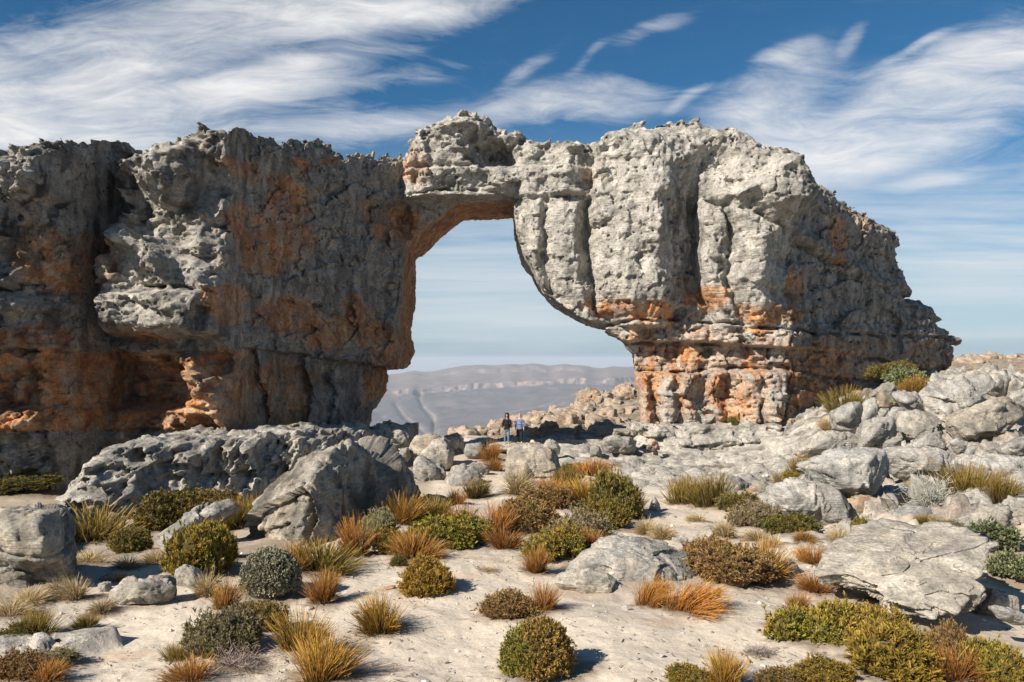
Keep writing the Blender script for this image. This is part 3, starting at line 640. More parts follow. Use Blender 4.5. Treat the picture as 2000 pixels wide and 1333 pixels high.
# ------------------------------------------------------------------ the land beyond: rubble hillside, far plateau, plain, haze
def tps_fit(pts, lam=1.0):
    p = np.array([W(*g) for g in pts]); n = len(p)
    d = np.linalg.norm(p[:, None, :2] - p[None, :, :2], axis=2); K = np.where(d > 0, d * d * np.log(d + 1e-9), 0) + np.eye(n) * lam
    A = np.zeros((n + 3, n + 3)); A[:n, :n] = K; A[:n, n] = 1; A[:n, n + 1:] = p[:, :2]; A[n, :n] = 1; A[n + 1:, :n] = p[:, :2].T
    w = np.linalg.solve(A, np.concatenate([p[:, 2], [0, 0, 0]]))
    def f(x, y):
        z = w[-3] + w[-2] * x + w[-1] * y
        for k in range(n):
            d = np.hypot(x - p[k, 0], y - p[k, 1]); z = z + w[k] * np.where(d > 0, d * d * np.log(d + 1e-9), 0)
        return z
    return f
HILL = tps_fit([(905, 862, 66), (905, 866, 80), (840, 905, 78), (780, 960, 80), (960, 846, 84), (1000, 836, 88), (1050, 820, 96), (1100, 806, 104), (1150, 794, 112), (1240, 774, 122), (1330, 755, 125),
                (1000, 880, 62), (1100, 868, 62), (1240, 866, 60), (1100, 838, 80), (1180, 820, 88), (1240, 810, 92), (1330, 800, 90), (1240, 840, 72), (1400, 790, 100), (900, 1000, 55), (1250, 880, 55),
                (1240, 840, 170), (1100, 860, 170), (960, 900, 160), (1000, 1000, 220), (1250, 950, 220), (1500, 745, 130), (1700, 728, 110), (1860, 716, 90), (2000, 714, 85), (2200, 716, 85), (1900, 706, 150), (2100, 706, 150), (1600, 720, 160), (1900, 708, 230), (2200, 706, 230), (1700, 790, 70), (1880, 722, 66), (2100, 722, 66)], 4.0)
def build_far():
    M_far = far_material('far_scrub', .5, 9.0, .012); M_hill = rock_material('rubble_slope', .8, .55, .35, False)
    xs = np.linspace(-16, 150, 560); ys = np.linspace(54, 240, 560); X, Y = np.meshgrid(xs, ys, indexing='ij')
    Z = HILL(X, Y); P = PX0 + X / Y * F
    Z = np.where(X < -2, Z - (X + 2) ** 2 * .12, Z)
    a = worley(X / 2.6 + .4 * fbm(X / 2, Y / 2, 0, 2), Y / 3.4, 0, 5); b = worley(X / 1.1, Y / 1.5, 0, 8)
    amt = .35 + .65 * sst(-.2, .35, fbm(X / 14, Y / 14, 3, 3)); right = sst(40, 60, X)
    Z = Z + amt * (1.5 * (.55 - a[0]) * (.4 + (a[2] % 8) / 8) + .7 * (.5 - b[0])) * (1 - .45 * right) + .5 * fbm(X / 6, Y / 6, 1, 3)
    v = np.stack([X, Y, Z], 2).reshape(-1, 3)
    k = sst(.5, .2, a[0]) * amt; c = np.array([.30, .235, .17]) + (np.array([.40, .33, .27]) - np.array([.30, .235, .17])) * k[..., None]
    c = c + (np.array([.11, .10, .055]) - c) * (.6 * sst(.15, .45, fbm(X / 3, Y / 3, 8, 3)) * (1 - k))[..., None]
    kind(link('hillside', np_mesh('hillside', v, grid_quads(*X.shape), c.reshape(-1, 3)), M_hill), 'structure')
    # plateau across the valley
    ys = 1500 * np.exp(np.linspace(0, math.log(12000 / 1500), 520)); us = np.linspace(-.42, .95, 900)
    Y, U = np.meshgrid(ys, us, indexing='ij'); X = U * Y; P = PX0 + U * F
    rimd = 4300 + 420 * fbm(U * 4, 0, 3, 2) + 0 * U
    rimz = np.interp(P, [300, 740, 880, 960, 1100, 1300, 1900], [-190, -165, -150, -128, -102, -100, -60])
    s = (Y - 1600) / (rimd - 1600); base = -430 + (rimz - 30 + 430) * np.clip(s, 0, 1) ** 1.35
    foot = 22 * fbm(X / 500, Y / 500, 2, 5) * sst(1.02, .8, s)
    gul = 0
    for g, wd, dp in (([(775, 790), (790, 812), (820, 835), (842, 856)], 7, 14), ([(818, 772), (828, 795), (850, 815), (848, 850)], 6, 16), ([(730, 800), (770, 830)], 5, 8)):
        Q0 = HY - base / Y * F; gul = gul - dp * np.exp(-(line_d(P, Q0, g) / wd) ** 2)
    sr = s + .035 * fbm(U * 36, 1, 3, 4); cliff = 20 * sst(0.99, 1.0, sr) * (.5 + .9 * sst(-.3, .3, fbm(U * 16, 3, 3, 2))) + 5 * sst(.94, .945, sr)
    cap = 9 * fbm(X / 260, Y / 420, 9, 4) * sst(1.0, 1.06, s)
    top = sst(1.0, 1.5, s) * np.interp(P, [700, 740, 800, 880, 1300, 1900], [46, 46, 56, 60, 24, 10])
    Z = base + cliff + foot + gul + cap + top + 26 * sst(1.32, 1.335, s + .03 * fbm(U * 30, 2, 1, 3)) * sst(840, 900, P) * (1 - sst(1050, 1200, P))
    Z = np.where(s > 1.75, Z - (s - 1.75) * 420, Z)
    v = np.stack([X, Y, Z], 2).reshape(-1, 3)
    c = np.broadcast_to(np.array([.10, .090, .092]), X.shape + (3,)).copy()
    def mx(k, w): c[:] = c + (np.asarray(k) - c) * np.clip(w, 0, 1)[..., None]
    mx((.24, .195, .17), .5 * sst(.1, .6, fbm(X / 240, Y / 600, 4, 5))); mx((.085, .082, .09), .6 * sst(.0, .5, fbm(X / 300, Y / 500, 14, 4)))
    mx((.19, .15, .13), sst(.985, 1.01, s) * .7); mx((.30, .23, .19), sst(.975, .985, s) * sst(1.03, 1.0, s) * sst(-.1, .3, fbm(U * 90, Y / 50, 3, 3)))
    Q0 = HY - Z / Y * F
    for g, wd in (([(775, 790), (790, 812), (820, 835), (842, 856)], 2.0), ([(818, 772), (828, 795), (850, 815), (848, 850)], 2.6), ([(990, 806), (1080, 790)], 1.2)):
        mx((.28, .23, .20), .6 * np.exp(-(line_d(P, Q0, g) / wd) ** 2))
    kind(link('hills', np_mesh('hills', v, grid_quads(*X.shape)[:, ::-1], c.reshape(-1, 3)), M_far), 'structure')
    me = np_mesh('plain', np.array([(-60000, -20000, -450), (60000, -20000, -450), (60000, 46000, -450), (-60000, 46000, -450)]), np.array([[0, 1, 2, 3]]), np.tile((.20, .19, .18), (4, 1)))
    kind(link('plain', me, far_material('plain_scrub', .2, 20, .0012)), 'structure')
    # air
    me = bpy.data.meshes.new('haze'); bm = bmesh.new(); bmesh.ops.create_cube(bm, size=1.0)
    for vv in bm.verts: vv.co = Vector((vv.co.x * 130000, vv.co.y * 70000 + 14000, -451.5 + (vv.co.z + .5) * (451.5 + 24)))
    bm.to_mesh(me); bm.free(); m = bpy.data.materials.new('haze_air'); m.use_nodes = True; t = NT(m.node_tree); t.n.clear()
    pv = t.new('ShaderNodeVolumePrincipled'); pv.inputs['Color'].default_value = (.80, .88, 1.0, 1); pv.inputs['Density'].default_value = HAZE; pv.inputs['Anisotropy'].default_value = .0
    o = t.new('ShaderNodeOutputMaterial'); t.put(o.inputs['Volume'], pv.outputs[0]); me.materials.append(m); kind(link('haze', me), 'stuff')
HAZE = 1.1e-4
build_far()
# ------------------------------------------------------------------ rocks
_ico = {}
def ico(level):
    if level not in _ico:
        bm = bmesh.new(); bmesh.ops.create_icosphere(bm, subdivisions=level, radius=1.0)
        _ico[level] = (np.array([v.co[:] for v in bm.verts]), np.array([[v.index for v in f.verts] for f in bm.faces])); bm.free()
    return _ico[level]
def hull_planes(p):
    bm = bmesh.new()
    for q in p: bm.verts.new(q)
    bmesh.ops.convex_hull(bm, input=bm.verts); bm.normal_update()
    pl = []
    for f in bm.faces:
        n = np.array(f.normal[:]); d = float(n @ np.array(f.verts[0].co[:]))
        if not any(abs(n @ m - 1) < .003 and abs(d - e) < .02 for m, e in pl): pl.append((n, d))
    bm.free(); return pl
ROCK_SPOTS = []
def hull_rock(P3, seed, level, sharp=30, amp=1.0, flute=0.0, pits=0.0, crack=None, beds=0.4):
    """angular rock: the rounded hull of some corner points, weathered with noise. returns centre, verts, faces"""
    c = P3.mean(0); p = P3 - c; ext = p.std(0) + .05
    dirs, F3 = ico(level); d = dirs * ext; d = d / np.linalg.norm(d, axis=1, keepdims=True)
    inv = np.zeros(len(d))
    for n, h in hull_planes(p):
        k = np.clip(d @ n, 0, None) / max(h, .02); inv += k ** sharp
    r = inv ** (-1 / sharp); v = d * r[:, None]
    v = v * ((p.max(0) - p.min(0)) / (v.max(0) - v.min(0)))
    v = v + ((p.max(0) + p.min(0)) - (v.max(0) + v.min(0))) / 2
    size = float(np.cbrt(np.prod(p.max(0) - p.min(0)))); w = v + c + seed * 3.7
    ww = w + .12 * size * fbm(w[:, 0] / size, w[:, 1] / size, w[:, 2] / size, 2)[:, None]
    n = .028 * fbm(w[:, 0] / (.45 * size), w[:, 1] / (.45 * size), w[:, 2] / (.45 * size), 4, gain=.5)
    for sc, am in ((.55, .085), (.24, .034), (.10, .012)): n = n + am * facets(ww[:, 0] / (sc * size), ww[:, 1] / (sc * size), ww[:, 2] / (sc * size), seed, 1.0)
    n = n * amp + beds * .016 * perlin(w[:, 0] / 2, w[:, 1] / 2, w[:, 2] / .12)
    if flute: n = n + flute * (ridged(w[:, 0] / (.30 * size), w[:, 1] / (.30 * size), w[:, 2] / (2.5 * size), 2) - 1.0)
    if pits: n = n - pits * sst(.45, .1, worley(w[:, 0] / .3, w[:, 1] / .3, w[:, 2] / .3, 3)[0])
    v = v + d * (n * size)[:, None]
    if crack is not None:                                  # a bedding crack round the block at given height
        for zc, dep in crack: v = v - d * (dep * np.exp(-((v[:, 2] + c[2] - zc - .04 * perlin(w[:, 0], w[:, 1], 0)) / .035) ** 2))[:, None]
    return c, v, F3
def rock(name, label, pts, d=None, thick=1.0, front=None, seed=1, level=None, tone=None, orange=0.12, dark=0.2, pale=.6, group=None, cat='boulder', **kw):
    pts = [q if len(q) == 3 else (q[0], q[1], 0.0) for q in pts]
    rs = random.Random(seed); a = np.array(pts)
    if d is None:
        k = a[:, 1].argmax(); b = at(a[k, 0], a[k, 1] - 1); d = b.y + .25 * thick
    mpp = d / F; wpx = a[:, 0].max() - a[:, 0].min(); th = thick * min(wpx, a[:, 1].max() - a[:, 1].min()) * mpp
    P3 = [W(x, y, d + dd) for x, y, dd in pts]
    cx, cy = a[:, 0].mean(), a[:, 1].mean()
    if front: P3 += [W(x, y, d + dd) for x, y, dd in front]
    else:
        for x, y, dd in pts[rs.randrange(2)::max(2, len(pts) // 3)]:
            s = rs.uniform(.35, .85); P3.append(W(cx + (x - cx) * s, cy + (y - cy) * s, d + dd - th * rs.uniform(.25, .6)))
    for x, y, dd in pts[::2]:
        s = rs.uniform(.7, .95); q = W(cx + (x - cx) * s, cy + (y - cy) * s, d + dd) + np.array([0, th * rs.uniform(.7, 1.0), 0]); q[2] -= .1 * th; P3.append(q)
    bot = min(q[2] for q in P3); low = a[a[:, 1] > cy]
    for x, y, dd in low[::1]: q = W(x, y, d + dd); P3.append(np.array([q[0] * .98 + .02 * W(cx, cy, d)[0], q[1] + .3 * th, q[2] - .22 * min(1, th)]))
    P3 = np.array(P3)
    level = level or (6 if wpx > 150 else 5 if wpx > 45 else 4)
    c, v, f = hull_rock(P3, seed, level, **kw)
    w = v + c; one = np.ones(len(w))
    n0 = fbm(w[:, 0] / .9 + seed, w[:, 1] / .9, w[:, 2] / .9, 3)
    pale = pale * .8; dark = dark + .08
    col = rock_colour(w[:, 0], w[:, 1], w[:, 2], np.clip(orange * one * sst(-.3, .4, n0 + orange - .5), 0, 1), pale * one, dark * one, seed * 1.3)
    vt = rs.uniform(.78, 1.08); qt = rs.uniform(-.6, 1); col = col * vt * np.array([1 + .05 * qt, 1.0, 1 - .08 * qt])
    if tone is not None: col = col * np.asarray(tone)
    base = np.array([c[0], c[1], w[:, 2].min()]); 
    o = link(name, np_mesh(name, w - base, f, col), M_ROCK, loc=base); tag(o, label, cat, group)
    ROCK_SPOTS.append((c[0], c[1], wpx * mpp * .5))
    return o
def crop(pts): return [(1550 + x / 4.444, 640 + y / 4.444) + tuple(r) for x, y, *r in pts]
WARM = (1.10, 1.0, .88)
def build_rocks():
    R = rock
    # left and middle
    R('boulder', 'largest dark grey leaning boulder with a sunlit left flank, in front of the left ledge', [(490, 1070, .2), (500, 1010, .3), (552, 960, .6), (598, 925, .8), (630, 882, 1.0), (652, 857, 1.2), (692, 853, 1.8), (745, 878, 2.8), (800, 915, 3.8), (818, 955, 4.2), (800, 990, 4.0), (745, 1020, 3.0), (690, 1045, 1.6), (640, 1085, .4), (560, 1092, -.6)],
      20.8, .8, [(636, 900, .3), (600, 960, -.7), (575, 1020, -1.2), (572, 1088, -1.5), (530, 1085, -.9)], 11, 7, dark=.62, pale=.25, sharp=22, amp=1.3, flute=.012, pits=.02, tone=(.85, .86, .87))
    R('boulder', 'long narrow grey slab leaning among bushes left of the dark boulder', [(302, 1060, -.4), (305, 1046, -.4), (350, 1016), (400, 987, .3), (445, 976, .6), (459, 985, .6), (452, 1000, .5), (395, 1035, .1), (345, 1064, -.3), (318, 1090, -.6)], 20, .5, None, 12, 6, sharp=50, pale=.9, dark=.1)
    R('boulder', 'big banded grey boulder at the left picture edge with a hollow on top', [(-60, 1130), (-60, 1010), (-20, 995), (40, 995), (85, 1004), (112, 1030), (120, 1070), (112, 1105), (70, 1128), (10, 1134)], 15.0, .9, None, 13, 6, sharp=9, pale=.5, dark=.35, pits=.02, crack=[(-3.55, .10), (-3.9, .06)], tone=(.9, .92, .92))
    R('boulder', 'block under the left edge boulder, half in shade', [(-40, 1160), (-40, 1122), (20, 1118), (58, 1128), (62, 1150), (40, 1168)], 14.7, .9, None, 14, 5, dark=.35)
    R('boulder', 'low dark topped rock lying in the sand on the left beside dry grass', [(213, 1180), (215, 1155), (240, 1138), (280, 1130), (318, 1132), (340, 1150), (330, 1175), (270, 1188), (228, 1190)], None, .9, None, 15, 6, dark=.45, pale=.7)
    R('boulder', 'round pale rock on the sand left of the silvery bush', [(340, 1140), (342, 1115), (360, 1107), (378, 1112), (388, 1130), (380, 1148), (358, 1153)], None, 1.0, None, 16, 5, pale=1.0, dark=.05)
    R('boulder', 'small flat pale rock behind the low dark topped rock', [(190, 1134), (200, 1125), (222, 1119), (236, 1126), (228, 1134), (205, 1140)], None, 1.2, None, 17, 4, pale=1)
    R('boulder', 'small split pale stone left of the low dark topped rock', [(190, 1150), (194, 1140), (208, 1138), (216, 1148), (210, 1162), (196, 1162)], None, 1.0, None, 18, 4, pale=.9)
    R('boulder', 'rounded white boulder on the saddle right of the cliff foot', [(748, 872), (752, 850), (770, 842), (788, 845), (796, 858), (790, 878), (772, 884), (756, 880)], 38, 1.0, None, 21, 5, pale=1, dark=.05)
    R('boulder', 'small pale stone beside the rounded white boulder on the saddle', [(775, 892), (780, 878), (795, 875), (801, 886), (795, 898), (782, 898)], 37, 1.0, None, 22, 4, pale=.9)
    R('boulder', 'tan topped broad boulder behind the pointed grey one on the saddle', [(798, 880), (806, 852), (830, 845), (860, 850), (880, 862), (884, 885), (850, 905), (812, 900)], 37.5, .9, None, 23, 5, pale=.7, orange=.2, tone=WARM)
    R('boulder', 'pointed light grey boulder standing highest in the saddle rock heap', [(820, 890), (838, 868), (856, 858), (872, 866), (884, 884), (880, 908), (862, 918), (838, 906)], 35.5, .9, None, 24, 5, pale=.9, dark=.08, sharp=50)
    R('boulder', 'wedge shaped grey rock low in the heap beside the dark boulder', [(803, 930), (806, 900), (818, 888), (840, 900), (862, 915), (872, 935), (860, 950), (825, 952)], 32.5, .8, None, 25, 5, dark=.2, sharp=40)
    R('boulder', 'grey rock with a shaded face lowest in the saddle heap', [(862, 960), (868, 935), (885, 912), (905, 903), (925, 915), (937, 935), (930, 958), (895, 968)], 31, .9, [(880, 960, -.9), (905, 930, -.5), (925, 950, -.4)], 26, 5, dark=.3, sharp=40)
    R('boulder', 'grey block with a pale top at the brink left of the two people', [(862, 860), (872, 850), (892, 847), (905, 858), (903, 872), (880, 878)], 42, 1.0, None, 27, 5, dark=.25)
    R('boulder', 'low dark rock on the brink above the saddle heap', [(905, 880), (912, 866), (935, 866), (952, 878), (948, 892), (915, 894)], 40, .9, None, 28, 4, dark=.4)
    R('boulder', 'flat rock in the shade between saddle heap and rust coloured tuft', [(900, 925), (905, 912), (935, 905), (955, 915), (952, 935), (920, 940)], 33.5, .9, None, 29, 4, dark=.2)
    R('boulder', 'low rounded grey rock in front of the saddle heap above green bushes', [(798, 1000), (802, 975), (825, 966), (858, 966), (880, 978), (878, 1000), (840, 1008)], 26.5, .9, None, 30, 5, pale=.8)
    R('boulder', 'little pale rock at the corner of the path beside brown shrubs', [(968, 1000), (972, 982), (985, 975), (994, 985), (990, 1005), (975, 1010)], None, 1, None, 31, 4, pale=.9)
    R('boulder', 'large cracked block directly in front of the two people', [(986, 945), (988, 900), (992, 878), (1012, 870), (1045, 868), (1070, 876), (1086, 885), (1090, 915), (1098, 940), (1090, 962), (1040, 960), (995, 958)], 31.5, .9, [(990, 905, -.5), (1010, 882, -.35), (1060, 888, -.4), (1085, 918, -.5), (1090, 950, -.6), (995, 948, -.7)], 32, 6,
      pale=.95, dark=.06, orange=.12, sharp=60, amp=.8, crack=[(-4.62, .16)], tone=WARM)
    R('boulder', 'flat pale slab on which the two people stand', [(948, 884), (955, 871), (985, 866), (1030, 865), (1066, 869), (1072, 880), (1040, 890), (980, 892)], 42.6, 1.4, [(960, 878, -1.2), (1060, 878, -1.2), (1010, 872, -.8), (1000, 864.5, 1.0), (960, 866, 1.2), (1055, 866, 1.2)], 86, 5, pale=1, dark=0, amp=.4)
    R('boulder', 'small white boulder behind the right end of the cracked block', [(1061, 880), (1063, 866), (1073, 859), (1086, 862), (1093, 874), (1092, 884), (1078, 889)], 40, 1, None, 33, 5, pale=1, dark=0)
    R('boulder', 'white block resting on the terrace at the left foot of the pier', [(1175, 868), (1178, 856), (1195, 851), (1232, 853), (1243, 862), (1240, 880), (1225, 885), (1185, 880)], 43.5, .9, None, 34, 5, pale=1, dark=.05, sharp=50)
    R('boulder', 'flat grey slab lying on top of the white terrace block', [(1196, 850), (1198, 839), (1215, 837), (1238, 839), (1245, 845), (1240, 853), (1215, 854)], 44.6, 1.6, None, 35, 5, pale=.5, sharp=50)
    R('boulder', 'small grey cube on the terrace left of the white block', [(1152, 890), (1154, 874), (1166, 870), (1174, 876), (1175, 890), (1164, 894)], 41, 1, None, 36, 4, sharp=50)
    R('boulder', 'pinkish rounded rock among bushes right of the cracked block', [(1128, 962), (1130, 942), (1145, 933), (1170, 934), (1184, 945), (1182, 965), (1155, 970)], 29, .9, None, 37, 5, pale=.9, orange=.12, tone=WARM)
    R('boulder', 'pointed white stone standing on the sand right of the bush cluster', [(1268, 998), (1270, 980), (1277, 970), (1287, 980), (1293, 998), (1284, 1004)], None, 1, None, 38, 4, pale=1, dark=0, sharp=50)
    R('boulder', 'two humped pale rock at the terrace edge above dark green bushes', [(1402, 960), (1405, 938), (1422, 930), (1445, 932), (1462, 945), (1460, 965), (1430, 970)], 30, .8, None, 39, 5, pale=.9)
    R('boulder', 'brown shadowed rock beside the two humped pale rock', [(1462, 965), (1465, 950), (1490, 942), (1508, 952), (1505, 975), (1480, 978)], 29.3, .8, None, 40, 4, orange=.3, tone=WARM)
    R('boulder', 'broad whale shaped grey rock lying in the sand right of centre', [(1103, 1118, -.2), (1112, 1098), (1135, 1075), (1180, 1057, .3), (1230, 1056, .6), (1285, 1062, .7), (1325, 1080, .5), (1352, 1110, .3), (1362, 1150), (1340, 1185, -.3), (1280, 1178, -.4), (1190, 1150, -.4)], 15.7, .7, [(1150, 1100, -.5), (1230, 1085, -.2), (1300, 1110, -.6), (1290, 1165, -.8), (1190, 1130, -.7)], 41, 7, pale=.75, dark=.22, sharp=11, pits=.008)
    R('boulder', 'lower pale ledge sticking out under the whale shaped rock', [(1088, 1140), (1095, 1122), (1120, 1115), (1180, 1120), (1235, 1150), (1250, 1172), (1225, 1180), (1160, 1168), (1110, 1152)], 14.6, .7, None, 42, 6, pale=.9, dark=.05, sharp=30)
    R('boulder', 'huge pale slab tilted over a dark hollow at the right', [(1608, 1118, .3), (1655, 1080, 1.0), (1700, 1032, 2.2), (1710, 1020, 2.4), (1740, 1015, 2.5), (1775, 1020, 2.3), (1850, 1040, 1.6), (1932, 1050, .7), (1918, 1090, .2), (1896, 1130, -.3), (1850, 1185, -.9), (1826, 1207, -1.1), (1780, 1196, -1.0), (1700, 1165, -.5), (1640, 1135, 0)],
      14.3, .32, [(1700, 1110, .2), (1800, 1100, .1), (1850, 1130, -.35), (1760, 1160, -.5), (1860, 1070, .7)], 43, 7, pale=1.0, dark=.10, orange=.08, sharp=40, amp=1.5, beds=1.6, pits=.012)
    R('boulder', 'fluted rounded rock under the jutting block, orange at its right end', [(1495, 985), (1500, 955), (1530, 941), (1580, 940), (1620, 950), (1648, 970), (1658, 1000), (1640, 1028), (1600, 1033), (1550, 1020), (1510, 1002)], 22.6, .9, None, 44, 6, pale=.9, dark=.1, orange=.16, sharp=9, flute=.035)
    R('boulder', 'orange stained stump of rock under the dark overhang', [(1648, 1018), (1650, 975), (1690, 970), (1740, 985), (1745, 1010), (1700, 1030), (1665, 1034)], 23.2, .8, None, 45, 5, orange=.5, tone=(1.1, 1.05, .95))
    m = lambda n, lab, p, d, s, **k: R(n, lab, crop(p), d, k.pop('thick', .9), k.pop('front', None), s, pale=k.pop('pale', .95), dark=k.pop('dark', .07), sharp=k.pop('sharp', 60), **k)
    m('boulder', 'angular block jutting over the fluted rock with a shaded right side', [(115, 1210), (200, 1140), (390, 1060), (560, 1060), (700, 1050), (790, 1090), (785, 1200), (740, 1333), (690, 1460), (560, 1470), (400, 1420), (200, 1330)], 24.3, 46, level=6, front=crop([(300, 1230, -.6), (560, 1180, -.8), (640, 1160, -.9), (610, 1400, -1.0), (400, 1350, -.7)]))
    m('boulder', 'long domed slab behind the jutting block, shadow falling on its left end', [(640, 1060), (900, 1040), (1200, 1045), (1380, 1090), (1500, 1180), (1520, 1250), (1400, 1310), (1150, 1300), (950, 1270), (800, 1180)], 28.6, 47, level=6, sharp=14)
    m('boulder', 'rounded grey boulder at the left end of the rock pile by the cliff', [(360, 850), (358, 790), (390, 715), (470, 660), (560, 650), (590, 720), (575, 830), (520, 890), (440, 905)], 38, 48, sharp=14)
    m('boulder', 'knobbly boulder second from the left in the rock pile', [(580, 830), (585, 720), (640, 640), (720, 620), (745, 700), (750, 780), (690, 810), (620, 840)], 38, 49, sharp=12)
    m('boulder', 'small peaked rock topmost at the left of the pile below the pale shrub', [(685, 590), (740, 520), (820, 475), (880, 520), (905, 560), (850, 610), (760, 610)], 40.5, 50)
    m('boulder', 'yellowish tan wedge of rock in the middle of the pile', [(740, 700), (745, 620), (755, 560), (850, 600), (915, 660), (880, 700), (800, 720)], 38.8, 51, orange=.25, tone=(1.15, 1.0, .78))
    m('boulder', 'broad pale wedge between the tan rock and the long tilted slab', [(880, 590), (950, 548), (1040, 570), (1120, 640), (1150, 720), (1080, 745), (980, 720), (900, 650)], 39, 52)
    m('boulder', 'long tilted slab with a shaded underside along the top of the pile', [(1100, 600), (1160, 500), (1280, 450), (1450, 430), (1700, 400), (1760, 470), (1700, 560, -.3), (1500, 680, -.6), (1325, 800, -.8), (1180, 740), (1120, 680)], 39, 53, level=6, thick=.6, front=crop([(1250, 620, -.5), (1500, 520, -.4), (1340, 770, -1.0)]))
    m('boulder', 'big square pale block with a dark gap beneath at the right edge', [(1340, 810), (1500, 700), (1740, 605), (1870, 610), (1960, 700), (2010, 760), (1900, 850), (1830, 930), (1700, 960), (1480, 985), (1440, 940)], 34, 54, level=6, thick=.5, front=crop([(1480, 830, -.5), (1750, 720, -.5), (1780, 900, -.8), (1520, 930, -.8)]))
    m('boulder', 'light block at the right edge behind the big square block', [(1840, 620), (1900, 580), (2060, 530), (2120, 700), (2050, 760), (1980, 720)], 37, 55)
    m('boulder', 'grey boulder with a rough shaded right side in the middle of the pile', [(575, 1040), (590, 900), (640, 820), (780, 785), (870, 790), (905, 860), (880, 960), (760, 1040), (660, 1060)], 34.2, 56, sharp=14, level=6)
    m('boulder', 'large striped block at the centre of the pile', [(890, 1000), (880, 800), (940, 720), (1080, 730), (1260, 780), (1310, 880), (1340, 1000), (1200, 940), (1040, 990), (960, 1010)], 35.6, 57, level=6)
    m('boulder', 'pale upright wedge at the foot of the striped block', [(1010, 1050), (1080, 980), (1150, 930), (1270, 900), (1320, 1000), (1350, 1060), (1200, 1055)], 33, 58)
    m('boulder', 'low rubble shelf at the left foot of the pile', [(30, 1080), (60, 1000), (200, 910), (380, 890), (560, 930), (590, 1020), (480, 1090), (300, 1110), (120, 1100)], 34.5, 59, level=6, sharp=12, pits=.01)
    m('boulder', 'squat pale cube in the lower right of the pile', [(1610, 1130), (1620, 1010), (1700, 990), (1830, 1000), (1850, 1080), (1790, 1150), (1700, 1180)], 30.5, 60)
    m('boulder', 'small wedge stone below the dark gap of the pile', [(1370, 1000), (1420, 970), (1510, 990), (1500, 1060), (1440, 1080)], 32.5, 61)
    m('boulder', 'small stone between the domed slab and the squat pale cube', [(1490, 1110), (1510, 1050), (1580, 1035), (1590, 1090), (1540, 1120)], 31, 62)
    m('boulder', 'chunky block at the right picture edge below the dark gap', [(1830, 1050), (1900, 1000), (2000, 950), (2120, 940), (2120, 1150), (1950, 1130), (1860, 1110)], 29.5, 63)
    m('boulder', 'thin stone wedged under the middle boulders of the pile', [(790, 1040), (800, 990), (870, 960), (940, 970), (930, 1030), (860, 1060)], 33, 64)
    m('boulder', 'broken stones heap at the right picture edge below the chunky block', [(1500, 1180), (1560, 1110), (1700, 1140), (1900, 1110), (2120, 1130), (2120, 1480), (1950, 1500), (1750, 1420), (1600, 1300)], 27.5, 65, level=6, sharp=12)
    m('boulder', 'crumbling light rock topmost of the pile against the far plain', [(1480, 440), (1500, 390), (1580, 365), (1680, 390), (1700, 430), (1600, 470)], 43, 66, pits=.02)
    m('boulder', 'dark notched rock behind the top end of the long tilted slab', [(1690, 440), (1720, 400), (1800, 410), (1880, 440), (1840, 560), (1800, 600), (1720, 520)], 42, 67, dark=.3)
    m('boulder', 'small rock on the crest left of the right picture edge', [(1850, 580), (1870, 470), (1930, 430), (2000, 480), (1990, 560), (1900, 610)], 42, 68, dark=.1)
    m('boulder', 'flat light rock in front of the long tilted slab beside the tan wedge', [(820, 790), (830, 720), (900, 680), (1000, 720), (1080, 760), (1000, 790), (900, 800)], 36.8, 69)
    m('boulder', 'little rock tucked under the knobbly boulder', [(745, 780), (750, 705), (830, 700), (830, 760), (780, 785)], 37.4, 70)
    # low pale rocks in the right foreground
    R('boulder', 'rounded pale rock shelf along the right behind the huge tilted slab', [(1860, 1040), (1870, 1012), (1930, 995), (2060, 992), (2080, 1060), (1980, 1075), (1900, 1060)], 19.5, .9, None, 71, 6, pale=1, dark=.05, sharp=9, flute=.03)
    R('boulder', 'long light rock between jutting block and grey twig bush', [(1738, 1025), (1745, 1000), (1790, 990), (1850, 1000), (1875, 1020), (1850, 1042), (1780, 1040)], 21.2, .9, None, 72, 5, pale=1, dark=.05, sharp=10)
    R('boulder', 'dark rock lying in the shadow under the huge tilted slab', [(1890, 1195), (1900, 1165), (1940, 1155), (1985, 1165), (1995, 1195), (1950, 1210)], 15.2, .9, None, 73, 5, dark=.5)
    R('boulder', 'smooth pale oval stone at the right edge below the shadow', [(1943, 1190), (1955, 1184), (1990, 1196), (2020, 1212), (2000, 1218), (1960, 1208)], 12.9, 1.0, None, 74, 5, pale=1, dark=0, sharp=8)
    R('boulder', 'pale stone with dark cracks between the dry grass cushions', [(1358, 1060), (1362, 1040), (1385, 1030), (1396, 1040), (1394, 1060), (1370, 1066)], None, 1, None, 75, 4, pale=.9)
    R('boulder', 'small white stone above the pale cracked stone', [(1378, 1038), (1380, 1028), (1392, 1026), (1396, 1036), (1388, 1042)], None, 1, None, 76, 4, pale=1)
    R('boulder', 'low white stone behind the whale shaped rock', [(1310, 1062), (1315, 1050), (1335, 1046), (1345, 1056), (1338, 1066)], None, 1, None, 77, 4, pale=1)
    R('boulder', 'shaded stone behind the brown bush clump beside the huge slab', [(1515, 1130), (1520, 1105), (1545, 1096), (1560, 1110), (1552, 1130)], None, 1, None, 78, 4, dark=.3)
    R('boulder', 'reddish flat flake of stone on the sand by the golden bush', [(738, 1158), (748, 1148), (770, 1145), (774, 1152), (756, 1160)], None, 1, None, 79, 4, orange=.6, cat='stone')
